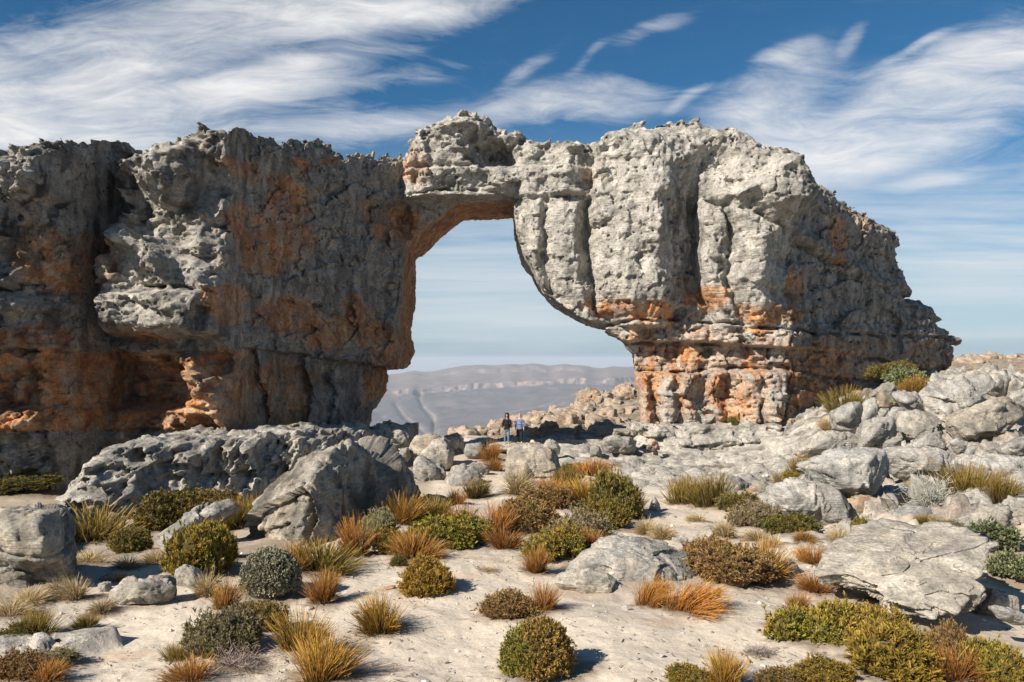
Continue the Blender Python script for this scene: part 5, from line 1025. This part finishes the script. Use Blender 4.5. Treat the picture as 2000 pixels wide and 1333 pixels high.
# (kind, photo column, photo row of the foot, width, height, label, turn, colour, extra depth)
A = 'olive gold green brown grey round silver broad reed rust amber wind dry twig'.split()
PLANTS = [
 ('round', 1060, 1343, 176, 122, 'big round bush, green on its left and bronze on its right, at the bottom centre', 0), ('gold', 828, 1168, 112, 76, 'dense golden round bush alone on the sand left of centre', 1),
 ('rust', 632, 1184, 82, 66, 'orange tuft standing in the sand right of the silvery bush', 2), ('amber', 742, 1248, 100, 80, 'spiky amber tuft standing alone on the sand below the golden bush', 3),
 ('brown', 1000, 1220, 128, 64, 'low bronze leafed bush with bare twigs above the big round bush', 4), ('rust', 1058, 1206, 74, 62, 'orange grass tuft growing against the right side of the bronze leafed bush', 5),
 ('dry', 952, 1124, 40, 16, 'tiny flat straw coloured tuft alone on the path', 6), ('rust', 1045, 1126, 62, 56, 'orange brown tuft at the lower left of the round olive bush', 7),
 ('olive', 785, 1085, 100, 62, 'olive bush at the lower left of the clump beside the dark boulder', 8), ('olive', 868, 1078, 122, 78, 'dark olive bush in the middle of the clump beside the dark boulder', 9),
 ('amber', 785, 1030, 76, 58, 'golden reed tuft on top of the clump beside the dark boulder', 10), ('grey', 745, 1060, 62, 66, 'greyish bush at the left end of the clump beside the dark boulder', 11),
 ('reed', 850, 1022, 74, 46, 'yellow green reed tuft behind the dark olive bush', 12), ('rust', 908, 1052, 48, 66, 'thin orange tuft at the right end of the clump beside the dark boulder', 13),
 ('rust', 810, 1102, 92, 54, 'wide rusty tuft at the front of the clump beside the dark boulder', 14), ('green', 775, 1112, 30, 24, 'very small dark shrub under the wide rusty tuft', 15), ('olive', 912, 1072, 50, 44, 'small olive bush at the right front of the clump beside the dark boulder', 16),
 ('rust', 695, 1092, 70, 76, 'tall orange tuft growing at the right foot of the dark boulder', 17), ('reed', 630, 1128, 120, 62, 'wide green and gold tuft between silvery bush and dark boulder', 18), ('amber', 575, 1125, 60, 58, 'gold reed tuft behind the silvery bush', 19),
 ('silver', 525, 1180, 138, 100, 'round silvery green bush with dense knobbly leaves', 20), ('olive', 395, 1135, 150, 128, 'large upright olive bush in front of the leaning slab', 21), ('gold', 430, 1100, 90, 90, 'gold tipped bush behind the large upright olive bush', 22),
 ('green', 335, 1042, 140, 84, 'large dark green bush at the foot of the pitted ledge', 23), ('green', 420, 1000, 100, 50, 'green bush behind the leaning slab under the pitted ledge', 24), ('reed', 465, 1035, 100, 62, 'green reed tuft between leaning slab and dark boulder', 25), ('amber', 500, 1012, 70, 40, 'golden reeds against the upper left of the dark boulder', 26), ('dry', 510, 975, 80, 26, 'pale dry grass on the ledge foot left of the dark boulder', 27),
 ('reed', 180, 1070, 170, 60, 'wide dark reed bed in the shade right of the left edge boulder', 28), ('green', 260, 1085, 90, 50, 'dark shrub in the shade between reed bed and leaning slab', 29), ('dry', 175, 1112, 90, 26, 'shaded dry grass below the reed bed', 30),
 ('grey', 440, 1292, 150, 112, 'large grey green bush in the lower left', 31), ('brown', 515, 1240, 96, 72, 'brown topped bush right behind the large grey green bush', 32), ('amber', 590, 1296, 112, 92, 'large golden tuft right of the large grey green bush', 33), ('amber', 625, 1352, 150, 92, 'bright amber tuft cut by the bottom edge left of centre', 34),
 ('rust', 372, 1352, 110, 62, 'orange tuft at the bottom edge in the lower left', 35), ('twig', 460, 1325, 110, 50, 'bare grey twigs under the large grey green bush', 36), ('reed', 343, 1300, 44, 42, 'short dark tuft left of the large grey green bush', 37), ('rust', 440, 1200, 60, 62, 'rusty tuft at the left foot of the silvery bush', 38),
 ('dry', 405, 1172, 70, 48, 'dry straw cushion left of the silvery bush', 39), ('dry', 310, 1180, 62, 40, 'grey straw cushion right of the low dark topped rock', 40), ('dry', 250, 1118, 60, 28, 'straw cushion behind the flat pale rock on the left', 41), ('dry', 305, 1108, 60, 30, 'straw cushion below the leaning slab foot', 42), ('dry', 150, 1178, 66, 44, 'straw cushion highest of those left of the low dark topped rock', 43),
 ('dry', 200, 1206, 64, 34, 'straw cushion left front of the low dark topped rock', 44), ('dry', 60, 1190, 80, 36, 'wide straw cushion under the left edge boulder', 45), ('dry', 20, 1215, 90, 36, 'straw cushion at the left edge above the green tuft', 46), ('dry', 110, 1170, 50, 34, 'small straw cushion right of the left edge boulder foot', 47), ('dry', 235, 1140, 40, 20, 'little straw tuft between the low dark topped rock and the reed bed', 48),
 ('reed', 65, 1252, 86, 48, 'green tuft at the left in the sand', 49), ('green', 20, 1262, 70, 40, 'dark low shrub at the left edge beside the green tuft', 50), ('reed', 168, 1230, 42, 28, 'tiny dark green tuft alone on the sand at the left', 51),
 ('brown', 30, 1338, 110, 62, 'dark brown shrub in the bottom left corner', 52), ('grey', 110, 1308, 90, 40, 'dark grey low shrub above the bottom left corner', 53), ('rust', 85, 1350, 90, 46, 'rusty tuft at the bottom edge beside the brown corner shrub', 54),
 ('rust', 965, 1052, 66, 64, 'upright orange tuft at the left tip of the central bush clump', 55), ('rust', 985, 1078, 56, 44, 'short orange tuft at the front left of the central bush clump', 56), ('brown', 1040, 1045, 100, 66, 'brown heath bush in the left half of the central clump', 57), ('olive', 1088, 1100, 118, 82, 'round olive bush at the front of the central clump', 58),
 ('grey', 1135, 1070, 110, 72, 'grey topped bush right behind the round olive bush', 59), ('rust', 1150, 1082, 50, 44, 'bright orange tuft at the front right of the central clump', 60), ('olive', 1182, 1040, 84, 66, 'olive green bush right in the central clump', 61), ('green', 1210, 1018, 84, 96, 'tall dark green bush at the right end of the central clump', 62),
 ('amber', 1150, 990, 90, 50, 'golden reeds in the middle of the central clump', 63), ('brown', 1065, 1000, 90, 50, 'pinkish brown heath left in the central clump behind the front bushes', 64), ('reed', 1110, 968, 80, 50, 'green gold reeds at the foot of the cracked block', 65), ('dry', 1010, 972, 62, 50, 'pale straw grass at the lower left corner of the cracked block', 66), ('rust', 1075, 975, 60, 40, 'brown tuft right at the foot of the cracked block', 67),
 ('olive', 1012, 1012, 50, 34, 'small green bush beside the little pale rock', 68), ('rust', 1160, 935, 76, 32, 'orange shrub on the terrace behind the pinkish rock', 69), ('green', 1120, 930, 50, 26, 'dark shrub in the shade right of the cracked block', 70), ('amber', 1230, 1015, 60, 60, 'golden tuft at the far right of the central clump', 71),
 ('rust', 958, 905, 56, 42, 'rust coloured tuft left of the cracked block below the two people', 72), ('rust', 966, 925, 46, 30, 'orange tuft just below the rust coloured one near the two people', 73), ('reed', 990, 885, 26, 18, 'small greenish tuft at the upper left corner of the cracked block', 74), ('reed', 930, 975, 60, 38, 'shaded brown tuft on the path left of the cracked block', 75), ('rust', 848, 940, 36, 20, 'little brown tuft in front of the pointed grey boulder', 76),
 ('dry', 880, 920, 24, 20, 'thin straw tuft between the saddle boulders', 77), ('rust', 890, 990, 34, 34, 'rusty tuft beside the low rounded grey rock', 78), ('dry', 1200, 1038, 40, 28, 'straw cushion right of the central clump', 79), ('dry', 1262, 1048, 54, 32, 'straw cushion left above the whale shaped rock', 80), ('dry', 1292, 1058, 56, 34, 'straw cushion touching the top of the whale shaped rock', 81),
 ('reed', 1335, 988, 58, 54, 'dark reed tuft at the left end of the row along the terrace', 82), ('reed', 1388, 998, 86, 66, 'largest dark reed tuft in the row along the terrace', 83), ('green', 1435, 1005, 70, 44, 'green shrub in the middle of the row along the terrace', 84), ('grey', 1485, 1035, 92, 56, 'grey green shrub right in the row along the terrace', 85), ('green', 1540, 1052, 86, 50, 'dark green shrub at the right end of the row along the terrace', 86),
 ('green', 1400, 940, 54, 24, 'small dark shrub alone on the rock terrace', 87), ('dry', 1366, 1022, 50, 14, 'flat straw patch on the sand below the dark reed row', 88), ('dry', 1415, 1052, 54, 34, 'straw cushion right of the pale cracked stone', 89), ('dry', 1480, 1062, 60, 24, 'flat straw cushion in the middle of the upper sand patch', 90), ('dry', 1515, 1076, 50, 28, 'round straw cushion left of the huge slab', 91), ('dry', 1640, 1066, 60, 30, 'straw cushion nearest to the upper tip of the huge slab', 92),
 ('rust', 1572, 1066, 50, 26, 'small rusty tuft between two straw cushions', 93), ('rust', 1588, 1112, 70, 44, 'rusty tuft left of the huge slab', 94), ('reed', 1562, 935, 54, 46, 'bright green reed tuft left of the jutting block', 95), ('olive', 1545, 945, 52, 34, 'green shrub under the bright reed tuft by the jutting block', 96), ('dry', 1520, 945, 30, 24, 'straw tuft left of the fluted rock', 97),
 ('brown', 1368, 1116, 86, 66, 'brown bush behind the right end of the whale shaped rock', 98), ('brown', 1440, 1152, 140, 88, 'large dark bronze bush right of the whale shaped rock', 99), ('amber', 1488, 1140, 80, 76, 'golden tuft at the right side of the large dark bronze bush', 100), ('olive', 1418, 1150, 56, 52, 'olive bush at the front of the large dark bronze bush', 101),
 ('wind', 1275, 1192, 84, 56, 'orange grass at the foot of the whale shaped rock', 102), ('wind', 1352, 1210, 130, 66, 'large windswept orange grass below the whale shaped rock', 103), ('rust', 1590, 1166, 76, 42, 'orange grass at the left tip of the huge slab', 104), ('dry', 1625, 1160, 60, 30, 'straw grass against the lower edge of the huge slab', 105),
 ('olive', 1590, 1268, 150, 104, 'large olive bush left of the bushes below the huge slab', 106), ('olive', 1680, 1275, 150, 102, 'large olive bush touching the huge slab from below', 107), ('gold', 1760, 1340, 190, 128, 'largest gold green bush in the lower right', 108), ('brown', 1830, 1300, 80, 76, 'brown shrub between gold green bush and rocky ground', 109), ('rust', 1865, 1345, 120, 74, 'orange tuft at the bottom edge in the lower right', 110), ('olive', 1950, 1348, 120, 98, 'olive bush in the bottom right corner', 111), ('dry', 1700, 1180, 60, 26, 'straw grass on the lower rim of the huge slab', 112),
 ('olive', 1350, 1350, 90, 56, 'green bush at the bottom edge right of centre', 113), ('amber', 1415, 1350, 84, 72, 'golden tuft at the bottom edge right of centre', 114), ('gold', 1600, 1352, 120, 64, 'gold bush at the bottom edge below the large olive bush', 115), ('brown', 1530, 1350, 90, 50, 'rusty bush at the bottom edge right of the golden tuft', 116), ('twig', 1482, 1282, 52, 18, 'dead brown twigs on the sand in the lower right', 117),
 ('reed', 1900, 985, 130, 74, 'big orange green reed bush at the right under the rock pile', 118), ('reed', 1950, 990, 76, 60, 'reed bush right beside the big orange green one', 119), ('twig', 1815, 1000, 90, 66, 'bare grey twig bush under the domed slab', 120), ('reed', 1810, 1028, 38, 22, 'small green tuft above the huge slab', 121), ('green', 1690, 1058, 52, 50, 'green bush between fluted rock and huge slab', 122), ('broad', 1930, 1100, 120, 80, 'broad leaved grey green shrub behind the huge slab', 123), ('broad', 1975, 1150, 100, 70, 'broad leaved shrub at the right edge in the shadow', 124), ('grey', 1860, 1045, 60, 30, 'low grey shrub on the upper right rim of the huge slab', 125),
 ('reed', 1652, 812, 76, 56, 'windblown gold green reeds between cliff and rock pile', 126, 1, 3), ('dry', 1620, 842, 44, 26, 'straw tuft at the cliff foot left of the rock pile', 127, 1, 3), ('amber', 1785, 775, 54, 42, 'golden tuft behind the rock pile', 128, 1, 1), ('broad', 1765, 755, 76, 36, 'pale green shrub on the crest behind the rock pile', 129, 1, 2), ('green', 1735, 742, 84, 38, 'dark bush in the cliff shadow above the rock pile', 130, 1, 2),
 ('green', 1430, 838, 22, 24, 'small green shrub growing on the foot of the pier', 131, 1, 0), ('dry', 1780, 955, 30, 14, 'straw tuft in front of the domed slab', 132), ('dry', 1835, 1035, 50, 22, 'straw grass below the twig bush', 133), ('brown', 1700, 1230, 70, 50, 'brown heath between the two large olive bushes and the slab', 134), ('rust', 1560, 1200, 60, 40, 'small orange tuft above the large olive bushes', 135), ('dry', 130, 1120, 50, 24, 'straw tuft in the shade right of the left edge boulder', 136), ('green', 50, 965, 120, 36, 'dark bushes at the foot of the shaded left cliff', 137)]
GROUPS = {'olive': 'heath bushes on the sand', 'gold': 'heath bushes on the sand', 'brown': 'heath bushes on the sand', 'grey': 'heath bushes on the sand', 'green': 'dark green shrubs', 'round': 'heath bushes on the sand', 'silver': None, 'broad': 'broad leaved shrubs',
          'reed': 'reed tufts', 'rust': 'orange grass tufts', 'amber': 'golden grass tufts', 'wind': 'windswept orange grasses', 'dry': 'straw coloured grass cushions', 'twig': 'bare twig bushes'}
PLANT_SPOTS = []
EXPLICIT = {131: (47.2), 137: 30, 128: 41.5, 129: 44, 130: 47, 126: 40.5, 127: 40.5, 125: 17.5, 69: 33, 87: 40}
def build_plants():
    rs = random.Random(3)
    for it in PLANTS:
        k, px, py, w, h, lab, i = it[:7]
        if i in EXPLICIT: d = EXPLICIT[i]; p = Vector(W(px, py, d))
        else: p = at(px, py); d = p.y
        wm = w / F * d; wm *= 1.08 if k in ('olive', 'gold', 'brown', 'grey', 'green') else 1.0; rad = wm * .5
        y = d + rad * .8; x = (px - PX0) / F * y; z = float(G(x, y)) if i not in EXPLICIT else p.z
        z = min(z, p.z + .25) if i not in EXPLICIT else z
        if 8 <= i <= 19 or 55 <= i <= 71 or 82 <= i <= 86 or 98 <= i <= 101 or 106 <= i <= 111: wm *= 1.2; h *= 1.08; rad = wm * .5
        yt = y if k in ('round', 'gold', 'olive', 'brown', 'grey', 'green', 'silver', 'broad') else d + rad * .4
        hm = max((HY - (py - h)) / F * yt - z, .22 * wm)
        g = GROUPS[k]; pr = PROTO[k]; tint = [rs.uniform(.86, 1.16) for _ in range(3)]; a = sum(tint) / 3; b = rs.uniform(.85, 1.2); tint = [b * (t / a * .5 + .5) for t in tint]
        if k in ('dry', 'reed', 'rust', 'amber', 'wind'): tint = [b * q for q in ((1.04, .98, .84) if k == 'dry' else (1, .95 + rs.uniform(-.05, .05), .9))]
        rot = rs.uniform(0, 6.28) if k not in ('wind', 'round') else 0.0; q = pr[i % len(pr)]
        if isinstance(q, tuple):
            o = empty('heath_bush' if k not in ('broad', 'green') else 'shrub', (x, y, z - .03 * hm), lab, 'bush', g)
            for nm, me, mt in (('foliage', q[0], M_LEAF), ('inner_twigs', q[1], M_STEM)):
                c = link(nm, me, mt, o); c.color = (*tint, 1)
            sx, sz = rad / 1.0, hm / .98
        else:
            nm, cat = {'dry': ('straw_tuft', 'grass tuft'), 'twig': ('twig_bush', 'bush')}.get(k, ('grass_tuft', 'grass tuft'))
            o = link(nm, q, M_LEAF if k != 'twig' else M_STEM); o.location = (x, y, z - .02 * hm); tag(o, lab, cat, g); o.color = (*tint, 1)
            e = np.array([v.co[:] for v in q.vertices]); sx = rad / (np.percentile(np.abs(e[:, 0]), 97)); sz = hm / np.percentile(e[:, 2], 98)
        o.scale = (sx, sx * rs.uniform(.85, 1.1), sz); tl = .05 if isinstance(q, tuple) else .16; o.rotation_euler = (rs.uniform(-tl, tl), rs.uniform(-tl, tl), rot)
        PLANT_SPOTS.append((x, y, rad))
build_plants()
def build_litter():
    rs = np.random.RandomState(9); n = 9000
    cen = np.array(PLANT_SPOTS); near = rs.rand(n) < .55; k = rs.randint(0, len(cen), n); a = rs.rand(n) * 6.283; r = cen[k, 2] * (.8 + .9 * rs.rand(n) ** 1.5)
    y0 = 7 + 22 * rs.rand(n) ** 1.5; x = np.where(near, cen[k, 0] + np.cos(a) * r, (rs.rand(n) * 1.7 - .85) * y0); y = np.where(near, cen[k, 1] + np.sin(a) * r, y0); z = G(x, y) + .02 + .10 * fbm(x / 2.2, y / 2.2, 1, 4)
    d = unit(np.stack([rs.normal(size=n), rs.normal(size=n), .12 * rs.normal(size=n)], 1)); ln = (.03 + .12 * rs.rand(n) ** 2)[:, None]
    b = np.stack([x, y, z], 1); sd = unit(np.cross(d, [0, 0, 1.0])); w = (.003 + .005 * rs.rand(n))[:, None]
    V, f = quads_from(b, b + d * ln, sd, w, w * .6); V = np.concatenate([V, V + [0, 0, .008]]); f = np.concatenate([f, f + len(V) // 2])
    c = np.array([.20, .13, .08]) * (.4 + 1.4 * rs.rand(n, 1)); c = np.repeat(c, 4, 0); kind(link('twig_litter', np_mesh('twig_litter', V, f, np.concatenate([c, c]), False), M_STEM), 'stuff')
    n = 4200; y = 7 + 32 * rs.rand(n) ** 1.6; x = (rs.rand(n) * 1.7 - .85) * y; x = np.where(rs.rand(n) < .35, y * (.30 + .36 * rs.rand(n)), x); z = G(x, y) + .10 * fbm(x / 2.2, y / 2.2, 1, 4); dirs, F3 = ico(1); s = .010 + .07 * rs.rand(n) ** 6 + .0008 * y
    V = (dirs[None] * (1 + .3 * rs.normal(size=(n, len(dirs), 1))) * (s[:, None, None] * np.array([1, .9, .6]))) + np.stack([x, y, z], 1)[:, None]; f = (F3[None] + (np.arange(n) * len(dirs))[:, None, None]).reshape(-1, 3)
    c = np.repeat(PALE * (.5 + .6 * rs.rand(n, 1)), len(dirs), 0); kind(link('gravel', np_mesh('gravel', V.reshape(-1, 3), f, c, False), M_STEM), 'stuff')
build_litter()
# ------------------------------------------------------------------ the two people and their things
def flat_material(name, col, rough=.8, bumps=0.0):
    m = bpy.data.materials.new(name); m.use_nodes = True; t = NT(m.node_tree); b = t.n['Principled BSDF']
    pos = t.new('ShaderNodeTexCoord').outputs['Object']; n = t.noise(pos, 18, 4, .6)
    t.put(b.inputs['Base Color'], t.mix(1.0, (*col, 1), t.mrange(n, .3, .7, .8, 1.15), 'MULTIPLY')); b.inputs['Roughness'].default_value = rough; b.inputs['Specular IOR Level'].default_value = .25
    if bumps: bp = t.new('ShaderNodeBump'); bp.inputs['Distance'].default_value = bumps; t.put(bp.inputs['Height'], t.noise(pos, 9, 3, .5)); t.put(b.inputs['Normal'], bp.outputs[0])
    return m
def skin_mesh(name, nodes, edges, mat, parent, sub=2, root=0):
    """nodes: (x, y, z, rx, ry); grown with a Skin modifier and baked to a mesh"""
    me = bpy.data.meshes.new(name); me.from_pydata([n[:3] for n in nodes], edges, []); o = bpy.data.objects.new(name, me); C.objects.link(o)
    s = o.modifiers.new('Skin', 'SKIN'); s.use_smooth_shade = True; sd = o.modifiers.new('Sub', 'SUBSURF'); sd.levels = sub; sd.render_levels = sub
    for i, n in enumerate(nodes): sv = me.skin_vertices[0].data[i]; sv.radius = (n[3], n[4] if len(n) > 4 else n[3]); sv.use_root = (i == root)
    dg = bpy.context.evaluated_depsgraph_get(); dg.update(); m2 = bpy.data.meshes.new_from_object(o.evaluated_get(dg)); bpy.data.objects.remove(o)
    m2.name = name; m2.materials.clear(); r = link(name, m2, mat, parent)
    for p in m2.polygons: p.use_smooth = True
    return r
def blob(name, cen, rad, mat, parent, seed=0, amp=.0, cut=None, freq=3.0):
    d, f = ico(4); v = d * np.array(rad) * (1 + amp * fbm(d[:, 0] * freq + seed, d[:, 1] * freq, d[:, 2] * freq * .5, 3))[:, None]
    if cut is not None:                                   # hollow the face side of hair
        m = (d[:, 1] < cut[0]) & (d[:, 2] < cut[1]) & (np.abs(d[:, 0]) < cut[2]); v[m, 1] = np.maximum(v[m, 1], -.01)
    return link(name, np_mesh(name, v + np.array(cen), f), mat, parent)
def person(loc, rz, label, s, top_c, leg_c, skin_c, hair_c, hair, shoe_c, hold=0):
    r = empty('person', loc, label, 'person'); r.rotation_euler.z = rz
    sk = flat_material('skin', skin_c, .55); tc = flat_material('pullover_cloth', top_c, .9, .02); lc = flat_material('trouser_cloth', leg_c, .9, .01); hc = flat_material('hair_strands', hair_c, .6, .02); sc = flat_material('shoe_leather', shoe_c, .7)
    # body: one continuous figure facing -Y
    N = [(0, 0, .96, .13, .10), (0, 0, 1.12, .115, .085), (0, .01, 1.30, .135, .09), (0, .015, 1.43, .10, .07), (0, .01, 1.50, .05, .05), (0, -.01, 1.58, .065, .07), (0, -.005, 1.68, .082, .095), (0, 0, 1.745, .045, .05)]
    E = [(0, 1), (1, 2), (2, 3), (3, 4), (4, 5), (5, 6), (6, 7)]
    for sx in (-1, 1):
        b = len(N); N += [(sx * .17, .01, 1.41, .052, .05), (sx * .215, .02, 1.16, .042, .042), (sx * .235, -.03, .93, .028, .03), (sx * .24, -.045, .87, .022, .034)]
        E += [(3, b), (b, b + 1), (b + 1, b + 2), (b + 2, b + 3)]
        for k in range(4):                                # fingers and thumb
            q = len(N); fx = sx * .24; fy = -.075 + k * .018; L = (.075, .085, .08, .065)[k]
            N += [(fx, fy, .835, .009, .009), (fx - sx * .012, fy - .004, .835 - L * .55, .008, .008), (fx - sx * .028, fy - .006, .835 - L, .006, .006)]; E += [(b + 3, q), (q, q + 1), (q + 1, q + 2)]
        q = len(N); N += [(sx * .228, -.085, .86, .010, .010), (sx * .215, -.105, .83, .008, .008)]; E += [(b + 3, q), (q, q + 1)]
        b = len(N); st = .0 if sx < 0 else -.06
        N += [(sx * .09, 0, .86, .085, .085), (sx * .105, -.02 + st * .4, .49, .056, .058), (sx * .115, .01 + st, .12, .036, .04), (sx * .12, 0 + st, .05, .035, .04), (sx * .13, -.13 + st, .03, .032, .022)]
        E += [(0, b), (b, b + 1), (b + 1, b + 2), (b + 2, b + 3), (b + 3, b + 4)]
    skin_mesh('body', N, E, sk, r, 1)
    # face
    fc = blob('nose', (0, -.108, 1.645), (.014, .02, .024), sk, r); blob('mouth', (0, -.094, 1.598), (.026, .010, .008), flat_material('lips', (.42, .16, .13)), r)
    for sx in (-1, 1): blob('eye', (sx * .032, -.09, 1.672), (.013, .010, .008), flat_material('eye_dark', (.03, .02, .02), .3), r); blob('ear', (sx * .086, .0, 1.65), (.012, .02, .032), sk, r)
    # clothes
    T = [(0, 0, 1.02, .165, .125), (0, 0, 1.14, .15, .12), (0, .01, 1.30, .165, .12), (0, .015, 1.43, .13, .095), (0, .01, 1.475, .07, .07)]
    TE = [(0, 1), (1, 2), (2, 3), (3, 4)]
    for sx in (-1, 1): b = len(T); T += [(sx * .18, .01, 1.40, .075, .072), (sx * .225, .02, 1.16, .064, .064), (sx * .24, -.03, .945, .044, .046)]; TE += [(3, b), (b, b + 1), (b + 1, b + 2)]
    T.append((0, 0, .93, .17, .13)); TE.append((0, len(T) - 1))
    skin_mesh('pullover', T, TE, tc, r)
    if hair == 'long':
        blob('hood', (0, .06, 1.49), (.13, .10, .07), tc, r, 2, .2)
    L = [(0, 0, .95, .14, .11)]; LE = []
    for sx in (-1, 1):
        b = len(L); st = .0 if sx < 0 else -.06
        L += [(sx * .09, 0, .84, .098, .098), (sx * .105, -.02 + st * .4, .49, .066, .068), (sx * .115, .01 + st, .13, .050, .052)]; LE += [(0, b), (b, b + 1), (b + 1, b + 2)]
    skin_mesh('trousers', L, LE, lc, r)
    for sx in (-1, 1):
        st = .0 if sx < 0 else -.06
        skin_mesh('shoe', [(sx * .12, .03 + st, .055, .045, .05), (sx * .125, -.06 + st, .045, .045, .035), (sx * .132, -.15 + st, .035, .042, .028)], [(0, 1), (1, 2)], sc, r)
    if hair == 'long': blob('hair', (0, .035, 1.66), (.125, .105, .155), hc, r, 4, .30, (-.1, .35, .62), 5.0)
    else: blob('hair', (0, .012, 1.695), (.094, .105, .085), hc, r, 4, .12, (-.2, .15, .72))
    r.scale = (s, s, s); return r
def build_people():
    a = at(993, 868, 30, 52); z = float(G(a.x, 46.6)); print('people ground z', z, (700 - 868) / F * 46.6)
    y1 = 42.4; z1 = (HY - 869) / F * y1; person((W(990, 868, y1)[0], y1, z1), -.25, 'person with dark curly hair in a black hooded top and blue jeans, on the left', .93, (.012, .012, .014), (.12, .18, .24), (.50, .30, .20), (.012, .010, .010), 'long', (.45, .35, .30))
    y2 = 42.7; z2 = (HY - 867.5) / F * y2; person((W(1015, 866, y2)[0], y2, z2), -.05, 'person with short fair hair in a loose blue sweater and black trousers, on the right', .915, (.16, .21, .34), (.018, .018, .020), (.66, .43, .32), (.45, .28, .14), 'short', (.03, .03, .03))
    # straw hat on the rock, dark bag on the ground between the two
    straw = flat_material('straw', (.62, .48, .30), .8, .01); d, f = ico(4); v = d.copy(); rr = np.hypot(v[:, 0], v[:, 1])
    h = np.where(rr < .5, np.clip(v[:, 2], -.02, 1) * .30, 0) + np.clip(v[:, 2], -1, 1) * .02; v = np.stack([v[:, 0] * .20, v[:, 1] * .20, h * .35 + .01], 1)
    x = W(1040, 862, 43.0); o = link('straw_hat', np_mesh('straw_hat', v, f), straw); o.location = (x[0], 43.0, (HY - 864) / F * 43.0); tag(o, 'round straw hat lying on the pale stone right of the two people', 'hat')
    o2 = rock('boulder', 'low pale stone under the straw hat right of the two people', [(1024, 872), (1027, 866), (1038, 864), (1056, 865), (1060, 872), (1042, 875)], 43.0, 1, None, 88, 4, pale=1, dark=0)
    bag = flat_material('bag_cloth', (.012, .012, .013), .8, .02); x = W(1003, 866, 43.4); r = empty('rucksack', (x[0], 43.4, (HY - 868) / F * 43.4), 'dark bag lying on the rock behind the two people', 'bag')
    blob('bag_body', (0, 0, .1), (.30, .17, .15), bag, r, 3, .35); skin_mesh('strap', [(-.2, -.1, .15, .02), (-.1, -.2, .05, .02), (.1, -.22, .03, .02), (.22, -.12, .1, .02)], [(0, 1), (1, 2), (2, 3)], bag, r, 1)
PZ = .04
build_people()
build_ground(PLANT_SPOTS, ROCK_SPOTS)
